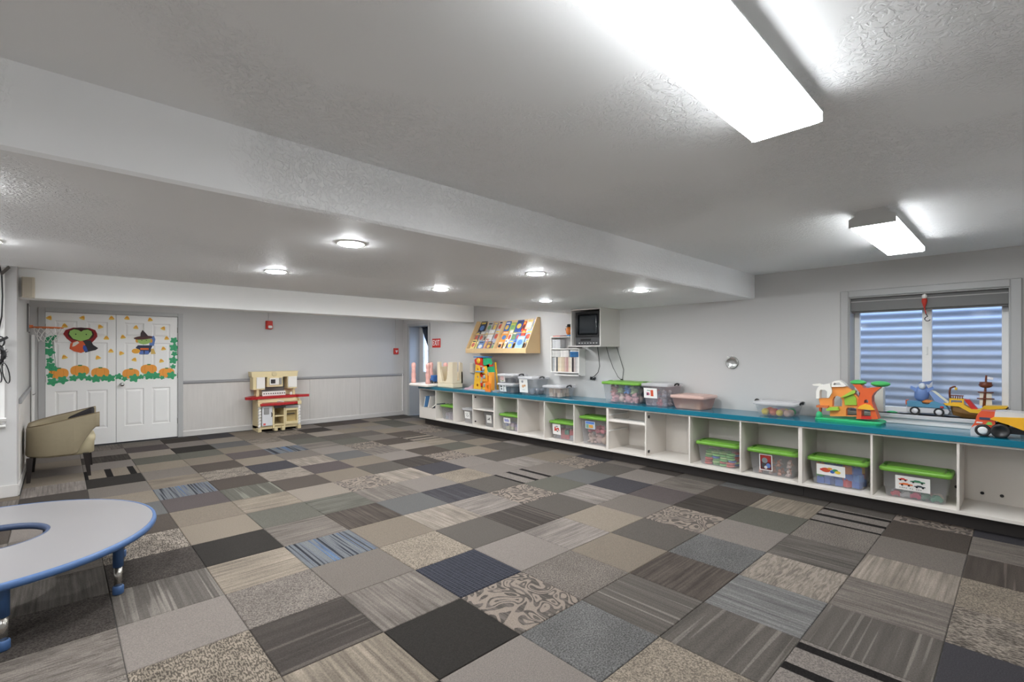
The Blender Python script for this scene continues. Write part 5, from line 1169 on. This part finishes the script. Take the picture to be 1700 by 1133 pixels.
# caped figure
t = thing('vampire_cutout', 'caped green-faced paper figure with red collar on the left door', 'paper cutout', (0.26, YD, 1.62))
fr_ = []
for i in range(48):
    a = 2 * PI * i / 48
    fr_.append(((0.20 + 0.012 * math.sin(12 * a)) * math.cos(a), 0.02 + (0.185 + 0.01 * math.sin(12 * a)) * math.sin(a)))
cut('collar', [(-0.20, 0.10), (-0.175, 0.16), (-0.12, 0.185), (-0.09, 0.20), (0.10, 0.20), (0.13, 0.185), (0.165, 0.17), (0.185, 0.12), (0.19, 0.07), (0.16, 0.02), (0.13, -0.02), (0.09, -0.05), (-0.09, -0.05), (-0.12, -0.01), (-0.16, 0.03)], (150, 34, 36), t)
cut('hair', ell(0.0, 0.10, 0.15, 0.105, 24), (66, 28, 28), t, lift=0.0013)
cut('face', [(-0.135, 0.10), (-0.125, 0.15), (-0.08, 0.175), (-0.03, 0.165), (0.0, 0.14), (0.03, 0.165), (0.08, 0.175), (0.12, 0.15), (0.13, 0.10), (0.09, 0.03), (0.0, -0.005), (-0.09, 0.03)], (160, 200, 110), t, lift=0.0026)
for s in (-1, 1): cut('eye', ell(s * 0.06, 0.10, 0.008, 0.009, 10), (30, 40, 30), t, lift=0.004)
cut('body', [(-0.12, -0.04), (-0.06, 0.0), (0.03, 0.0), (0.07, -0.06), (0.05, -0.16), (0.0, -0.185), (-0.08, -0.16), (-0.13, -0.12)], (214, 92, 50), t, lift=0.002)
cut('cape', [(0.02, 0.0), (0.11, 0.01), (0.14, -0.06), (0.20, -0.11), (0.17, -0.14), (0.10, -0.16), (0.05, -0.18), (0.03, -0.12), (0.05, -0.06)], (48, 46, 48), t, lift=0.0034)
cut('sleeve', [(0.03, -0.06), (0.06, -0.09), (0.08, -0.16), (0.04, -0.165), (0.02, -0.11)], (60, 90, 170), t, lift=0.0046)
cut('hand', [(-0.09, -0.03), (-0.04, -0.005), (-0.02, -0.03), (-0.07, -0.08), (-0.10, -0.09)], (236, 224, 210), t, lift=0.0034)
# hatted figure
t = thing('witch_cutout', 'paper figure in a brown pointed hat holding a broom on the right door', 'paper cutout', (1.03, YD, 1.60))
cut('body', [(-0.08, -0.04), (0.08, -0.04), (0.14, 0.02), (0.14, 0.07), (0.10, 0.02), (0.09, -0.14), (0.05, -0.19), (-0.05, -0.19), (-0.06, -0.13), (-0.11, -0.08)], (50, 58, 84), t)
cut('cape', [(0.07, 0.09), (0.13, 0.12), (0.15, 0.06), (0.13, -0.05), (0.07, -0.04)], (100, 130, 190), t, lift=0.0008)
cut('face', ell(0.0, 0.035, 0.085, 0.06, 24), (160, 196, 110), t, lift=0.0026)
for s in (-1, 1):
    cut('eye', ell(s * 0.03, 0.04, 0.006, 0.007, 10), (40, 44, 30), t, lift=0.004)
    cut('hair', ell(s * 0.09, 0.035, 0.022, 0.035, 14), (226, 168, 70), t, lift=0.0014)
cut('hat_brim', rot2(ell(0.0, 0.085, 0.125, 0.03, 24), 0.12), (92, 60, 58), t, lift=0.0040)
cut('hat_cone', [(-0.05, 0.09), (0.06, 0.105), (0.01, 0.175), (-0.02, 0.21), (-0.045, 0.16)], (70, 56, 60), t, lift=0.0052)
cut('belt', [(-0.05, -0.085), (0.06, -0.085), (0.06, -0.115), (-0.05, -0.115)], (226, 110, 50), t, lift=0.0014)
for s in (-1, 1): cut('boot', [(s * 0.035 - 0.025, -0.13), (s * 0.035 + 0.025, -0.13), (s * 0.035 + 0.03, -0.185), (s * 0.035 - 0.03, -0.185)], (90, 120, 190), t, lift=0.0015)
cut('small_pumpkin', ell(-0.105, -0.135, 0.055, 0.04, 20), (236, 170, 60), t, lift=0.0027)
cut('broom_head', [(0.09, -0.10), (0.125, -0.09), (0.155, -0.18), (0.09, -0.185)], (214, 180, 100), t, lift=0.0027)

# ================================================================== LEFT SIDE: TABLE, ARMCHAIR, WALL THINGS
TT = M('table_laminate', (134, 131, 131), 0.3)
BLUE = M('blue_plastic', (64, 94, 138), 0.4)
t = thing('activity_table', 'low round grey-topped toddler table with blue rim and a round hole', 'table', (-0.345, 4.095, 0))
n = 64
H0, H1 = 0.322, 0.358
hc = (0.045, 0.042)
outer = circ(0, 0, 0.82, n); hole = circ(hc[0], hc[1], 0.262, n)
def ringp(pl, z): return [Vector((x, y, z)) for x, y in pl]
g = G()
tt = bmesh.new()
for z in (H1, H0 + 0.003):
    A = [tt.verts.new((x, y, z)) for x, y in outer]; B = [tt.verts.new((x, y, z)) for x, y in hole]
    for i in range(n):
        j = (i + 1) % n
        f = (A[i], A[j], B[j], B[i]) if z == H1 else (A[j], A[i], B[i], B[j])
        tt.faces.new(f)
g._merge(tt)
obj('table_top', g, TT, t)
def band(cx, cy, r, s, m=64):
    prof = [(0.0, H0), (0.012 * s, H0 + 0.002), (0.016 * s, H0 + 0.018), (0.012 * s, H1 - 0.002), (0.0, H1 + 0.002), (-0.006 * s, H1 + 0.001), (-0.006 * s, H0)]
    rs = [[Vector((cx + (r + d) * math.cos(2 * PI * i / m), cy + (r + d) * math.sin(2 * PI * i / m), z)) for i in range(m)] for d, z in prof]
    return G().rings(rs, cap0=False, cap1=False, smooth=True)
obj('blue_rim', band(0, 0, 0.82, 1), BLUE, t)
obj('hole_rim', band(hc[0], hc[1], 0.262, -1), M('dark_blue_plastic', (54, 68, 96), 0.4), t)
chr2 = M('leg_chrome', (176, 172, 166), 0.22, metal=0.9)
for a in (-0.565, -1.36, 0.37, 1.9, 2.7, -2.5, -2.0, 1.15):
    if a in (-2.0,): continue
    r = 0.72; lx, ly = r * math.cos(a), r * math.sin(a)
    L = obj('leg', G().lathe([(0.026, 0.165), (0.026, H0 - 0.03), (0.045, H0 - 0.005), (0.05, H0 + 0.002)], (lx, ly, 0), n=18), BLUE, t)
    obj('chrome_tube', G().cyl((lx, ly, 0.03), (lx, ly, 0.17), 0.0205, n=18), chr2, L)
    obj('foot', G().lathe([(0.022, 0.0), (0.028, 0.006), (0.028, 0.045), (0.0225, 0.052)], (lx, ly, 0), n=18), BLUE, L)
obj('brace_wire', G().tube([(0.13, -0.70, 0.29), (0.16, -0.69, 0.25), (0.17, -0.70, 0.20)], 0.005, 6), black_m, t)

# ---- beige tub armchair (faces right, back to the short wall)
BEI = M('beige_upholstery', (142, 130, 106), 0.8, var=0.06, vscale=30, bump=(300, 0.2))
BEL = M('light_beige_upholstery', (180, 168, 138), 0.8, bump=(300, 0.2))
ac = thing('armchair', 'beige tub armchair with dark tapered legs beside the double doors', 'armchair', (0.04, 7.87, 0))
# shell: U-shaped plan, open to +x; top rises towards the arm fronts
def plan(s):       # s from 0 (near arm front) over the back to 1 (far arm front)
    Lx, W, R = 0.32, 0.40, 0.24
    xb = -0.30
    straight = Lx - (xb + R); q = PI / 2 * R
    back = 2 * (W - R); tot = 2 * straight + 2 * q + back; d = s * tot
    if d < straight: return (Lx - d, -W)
    d -= straight
    if d < q: a = d / R; return (xb + R - R * math.sin(a), -W + R - R * math.cos(a))
    d -= q
    if d < back: return (xb, -W + R + d)
    d -= back
    if d < q: a = d / R; return (xb + R - R * math.cos(a), W - R + R * math.sin(a))
    d -= q
    return (xb + R + d, W)
NS = 56; secs = []
for i in range(NS + 1):
    s = i / NS; x, y = plan(s); x2, y2 = plan(min(1, s + 0.004)); x1, y1 = plan(max(0, s - 0.004))
    tx, ty = x2 - x1, y2 - y1; l = math.hypot(tx, ty); nx_, ny_ = -ty / l, tx / l     # outward
    f = max(0, min(1, (x + 0.30) / 0.62))
    top = 0.60 + 0.14 * f
    low = 0.27 + (0.0 if x < 0.12 else 0.30 * min(1, (x - 0.12) / 0.16) ** 0.8)
    fl = 0.02 * f
    ins = 0.065
    secs.append([Vector((x + nx_ * (-0.005), y + ny_ * (-0.005), low)), Vector((x + nx_ * 0.006, y + ny_ * 0.006, low + 0.02)), Vector((x + nx_ * fl, y + ny_ * fl, top - 0.02)), Vector((x + nx_ * (fl - 0.012), y + ny_ * (fl - 0.012), top)), Vector((x - nx_ * (ins - 0.012), y - ny_ * (ins - 0.012), top)), Vector((x - nx_ * ins, y - ny_ * ins, top - 0.02)), Vector((x - nx_ * ins, y - ny_ * ins, low + 0.02)), Vector((x - nx_ * (ins - 0.01), y - ny_ * (ins - 0.01), low))])
obj('shell', G().rings(secs, smooth=True), BEI, ac)
obj('piping', G().tube([s[3] + Vector((0, 0, 0.003)) for s in secs], 0.005, 6), M('piping_tan', (120, 104, 78), 0.8), ac)
obj('seat', G().rings([[Vector((x, y, z)) for x, y in rrect(hx, 0.325 + dd_, 0.12, cx=0.02)] for hx, dd_, z in ((0.24, -0.02, 0.25), (0.26, 0.0, 0.262), (0.262, 0.0, 0.38), (0.27, 0.002, 0.40), (0.272, 0.003, 0.45), (0.25, -0.02, 0.475), (0.15, -0.1, 0.48))], smooth=True), BEL, ac)
for x, y, m_ in ((-0.295 + 0.03, -0.34, 0), (0.20, -0.36, 0), (0.24, 0.34, 1), (-0.25, 0.32, 1)):
    lean = 0.03 if x > 0 else -0.01
    lg = [[Vector((x + dx * lean + a * w, y + b_ * w, z)) for a, b_ in ((-1, -1), (1, -1), (1, 1), (-1, 1))] for w, z, dx in ((0.016, 0.0, 1), (0.028, 0.27, 0))]
    obj('leg', G().rings(lg), M('dark_wood', (34, 28, 26), 0.4) if m_ == 0 else M('dark_wood'), ac)
cu = thing('throw_pillow', 'black throw pillow tucked inside the beige armchair', 'pillow', (0.20, 7.625, 0.465))
pil = [[Vector((0.12 * u * k_, zz, 0.15 + 0.13 * v * k_ + 0.06 * u)) for u, v in rrect(1, 1, 0.25, 4)] for k_, zz in ((0.75, -0.05), (0.97, -0.025), (1.0, 0.0), (0.97, 0.025), (0.75, 0.05))]
obj('cushion', G().rings(pil, smooth=True), M('black_cloth', (38, 34, 36), 0.85), cu)

# ---- toy basketball hoop on the short wall
t = thing('toy_hoop', 'small wall-mounted toy basketball hoop with orange rim left of the doors', 'basketball hoop', (AX, 9.35, 1.79))
obj('backboard', G().box(0.002, 0.016, -0.20, 0.20, -0.06, 0.30, 0.004), M('hoop_board', (226, 222, 216), 0.4), t)
obj('board_edge', G().box(0.0, 0.018, -0.21, -0.198, -0.07, 0.31).box(0.0, 0.018, 0.198, 0.21, -0.07, 0.31), M('hoop_edge', (110, 108, 106), 0.5), t)
obj('rim', G().tube([(0.20 + 0.155 * math.cos(2 * PI * q / 28), 0.155 * math.sin(2 * PI * q / 28), 0.0) for q in range(28)], 0.009, 8, closed=True), M('hoop_orange', (226, 126, 70), 0.4), t)
obj('bracket', G().box(0.014, 0.055, -0.03, 0.03, -0.012, 0.03, 0.003), M('hoop_orange'), t)
g = G()
for q in range(12):
    for s in (-1, 1):
        pts = []
        for r_ in range(5):
            a = 2 * PI * (q + s * 0.5 * r_) / 12; rr = 0.155 - 0.016 * r_
            pts.append((0.20 + rr * math.cos(a), rr * math.sin(a), -0.05 * r_))
        g.tube(pts, 0.0032, 5)
obj('net', g, M('net_white', (232, 230, 226), 0.8), t)
# ---- cream box on the beam end
t = thing('wall_speaker', 'cream wall speaker box on the beam above the armchair', 'speaker', (-0.225, 7.25, 2.13))
obj('case', G().box(-0.05, 0.05, -0.075, 0, -0.108, 0.108, 0.004), M('cream_case', (206, 196, 178), 0.5), t)
obj('grille', G().box(-0.045, 0.03, -0.082, -0.074, -0.10, 0.10, 0.003), M('grille_tan', (186, 176, 158), 0.6), t)
# ---- thin vertical pipe cover with hook beside the door casing
t = thing('pipe_cover', 'thin white vertical pipe cover between short wall and door casing', 'pipe cover', (-0.262, WY, 0))
obj('strip', G().box(-0.018, 0.018, -0.03, -0.001, 0.1, 1.70, 0.006), white_m, t)
obj('hook', G().tube([(0, -0.03, 0.83), (0.005, -0.055, 0.83), (0.02, -0.06, 0.838), (0.03, -0.055, 0.85)], 0.006), M('hook_metal', (150, 148, 144), 0.4), t)
# ---- white framed board, bracket, spider wreath on the wall at the far left
t = thing('framed_board', 'tall white framed board at the left picture edge with a small ledge', 'board', (-0.86, AY, 0.76))
obj('board', G().box(-0.46, 0.445, -0.018, 0, 0.0, 1.45), M('board_white', (220, 218, 216), 0.4), t)
g = G().box(0.445, 0.478, -0.03, 0, -0.02, 1.47, 0.004).box(-0.49, -0.46, -0.03, 0, -0.02, 1.47, 0.004).box(-0.46, 0.445, -0.03, 0, 1.45, 1.47).box(-0.46, 0.445, -0.03, 0, -0.02, 0.0)
obj('frame', g, white_m, t)
obj('ledge', G().prism([(0, 0.0), (-0.06, 0.0), (-0.08, 0.03), (-0.07, 0.04), (0, 0.02)], 'x', -0.49, 0.49).prism([(0, -0.06), (-0.05, -0.06), (-0.065, -0.045), (0, -0.03)], 'x', -0.49, 0.485), white_m, t)
t = thing('wall_bracket', 'dark metal bracket over the corner of the white board', 'bracket', (-0.385, AY, 2.235))
obj('arm', G().prism([(-0.02, -0.04), (0.045, 0.05), (0.03, 0.07), (-0.02, 0.0)], 'y', -0.06, -0.031), M('bracket_metal', (92, 86, 80), 0.4), t)
obj('plate', G().prism([(-0.02, 0.02), (0.02, 0.065), (-0.02, 0.075)], 'y', -0.03, -0.001), white_m, t)
o = obj('cable', G().tube([(-0.415, AY - 0.045, 2.29), (-0.40, AY - 0.05, 2.2), (-0.395, AY - 0.05, 2.0), (-0.40, AY - 0.05, 1.8), (-0.42, AY - 0.05, 1.66)], 0.006, 6), black_m)
tag(o, 'thin black cable hanging in front of the white framed board', 'cable')
t = thing('spider_wreath', 'black tinsel spider wreath decoration at the left picture edge', 'decoration', (-0.47, AY - 0.07, 1.42))
TIN = M('black_tinsel', (30, 28, 30), 0.35); TWH = M('white_tinsel', (206, 204, 204), 0.4)
obj('ring', G().tube([(0.085 * math.cos(2 * PI * q / 20), 0, 0.10 * math.sin(2 * PI * q / 20)) for q in range(20)], 0.02, 8, closed=True), TIN, t)
rr = random.Random(3)
g = G(); g2 = G()
for q in range(70):
    a = rr.uniform(0, 2 * PI); p = Vector((0.085 * math.cos(a), 0, 0.10 * math.sin(a)))
    d = Vector((rr.uniform(-1, 1), rr.uniform(-1, 0.4), rr.uniform(-1, 1))).normalized() * 0.045
    (g if q % 3 else g2).cyl(p, p + d, 0.0035, 0.002, 5)
obj('tinsel', g, TIN, t); obj('tinsel', g2, TWH, t)
obj('bow_loop', G().tube([(0.06 + 0.03 * math.sin(a), -0.01, 0.13 + 0.05 * math.cos(a)) for a in [2 * PI * q / 14 for q in range(14)]], 0.007, 6, closed=True), TIN, t)
obj('bow_tail', G().prism([(0.02, 0.09), (0.12, 0.165), (0.108, 0.185), (0.0, 0.12)], 'y', -0.018, -0.012), TIN, t)
for dx, L_ in ((0.03, 0.19), (0.085, 0.20)):
    obj('ribbon_loop', G().tube([(dx + (0.022) * math.sin(a) + 0.10 * (0.5 - 0.5 * math.cos(a)) * 0.3, -0.008, -0.08 - L_ * (0.5 - 0.5 * math.cos(a))) for a in [2 * PI * q / 16 for q in range(16)]], 0.005, 6, closed=True), TIN, t)
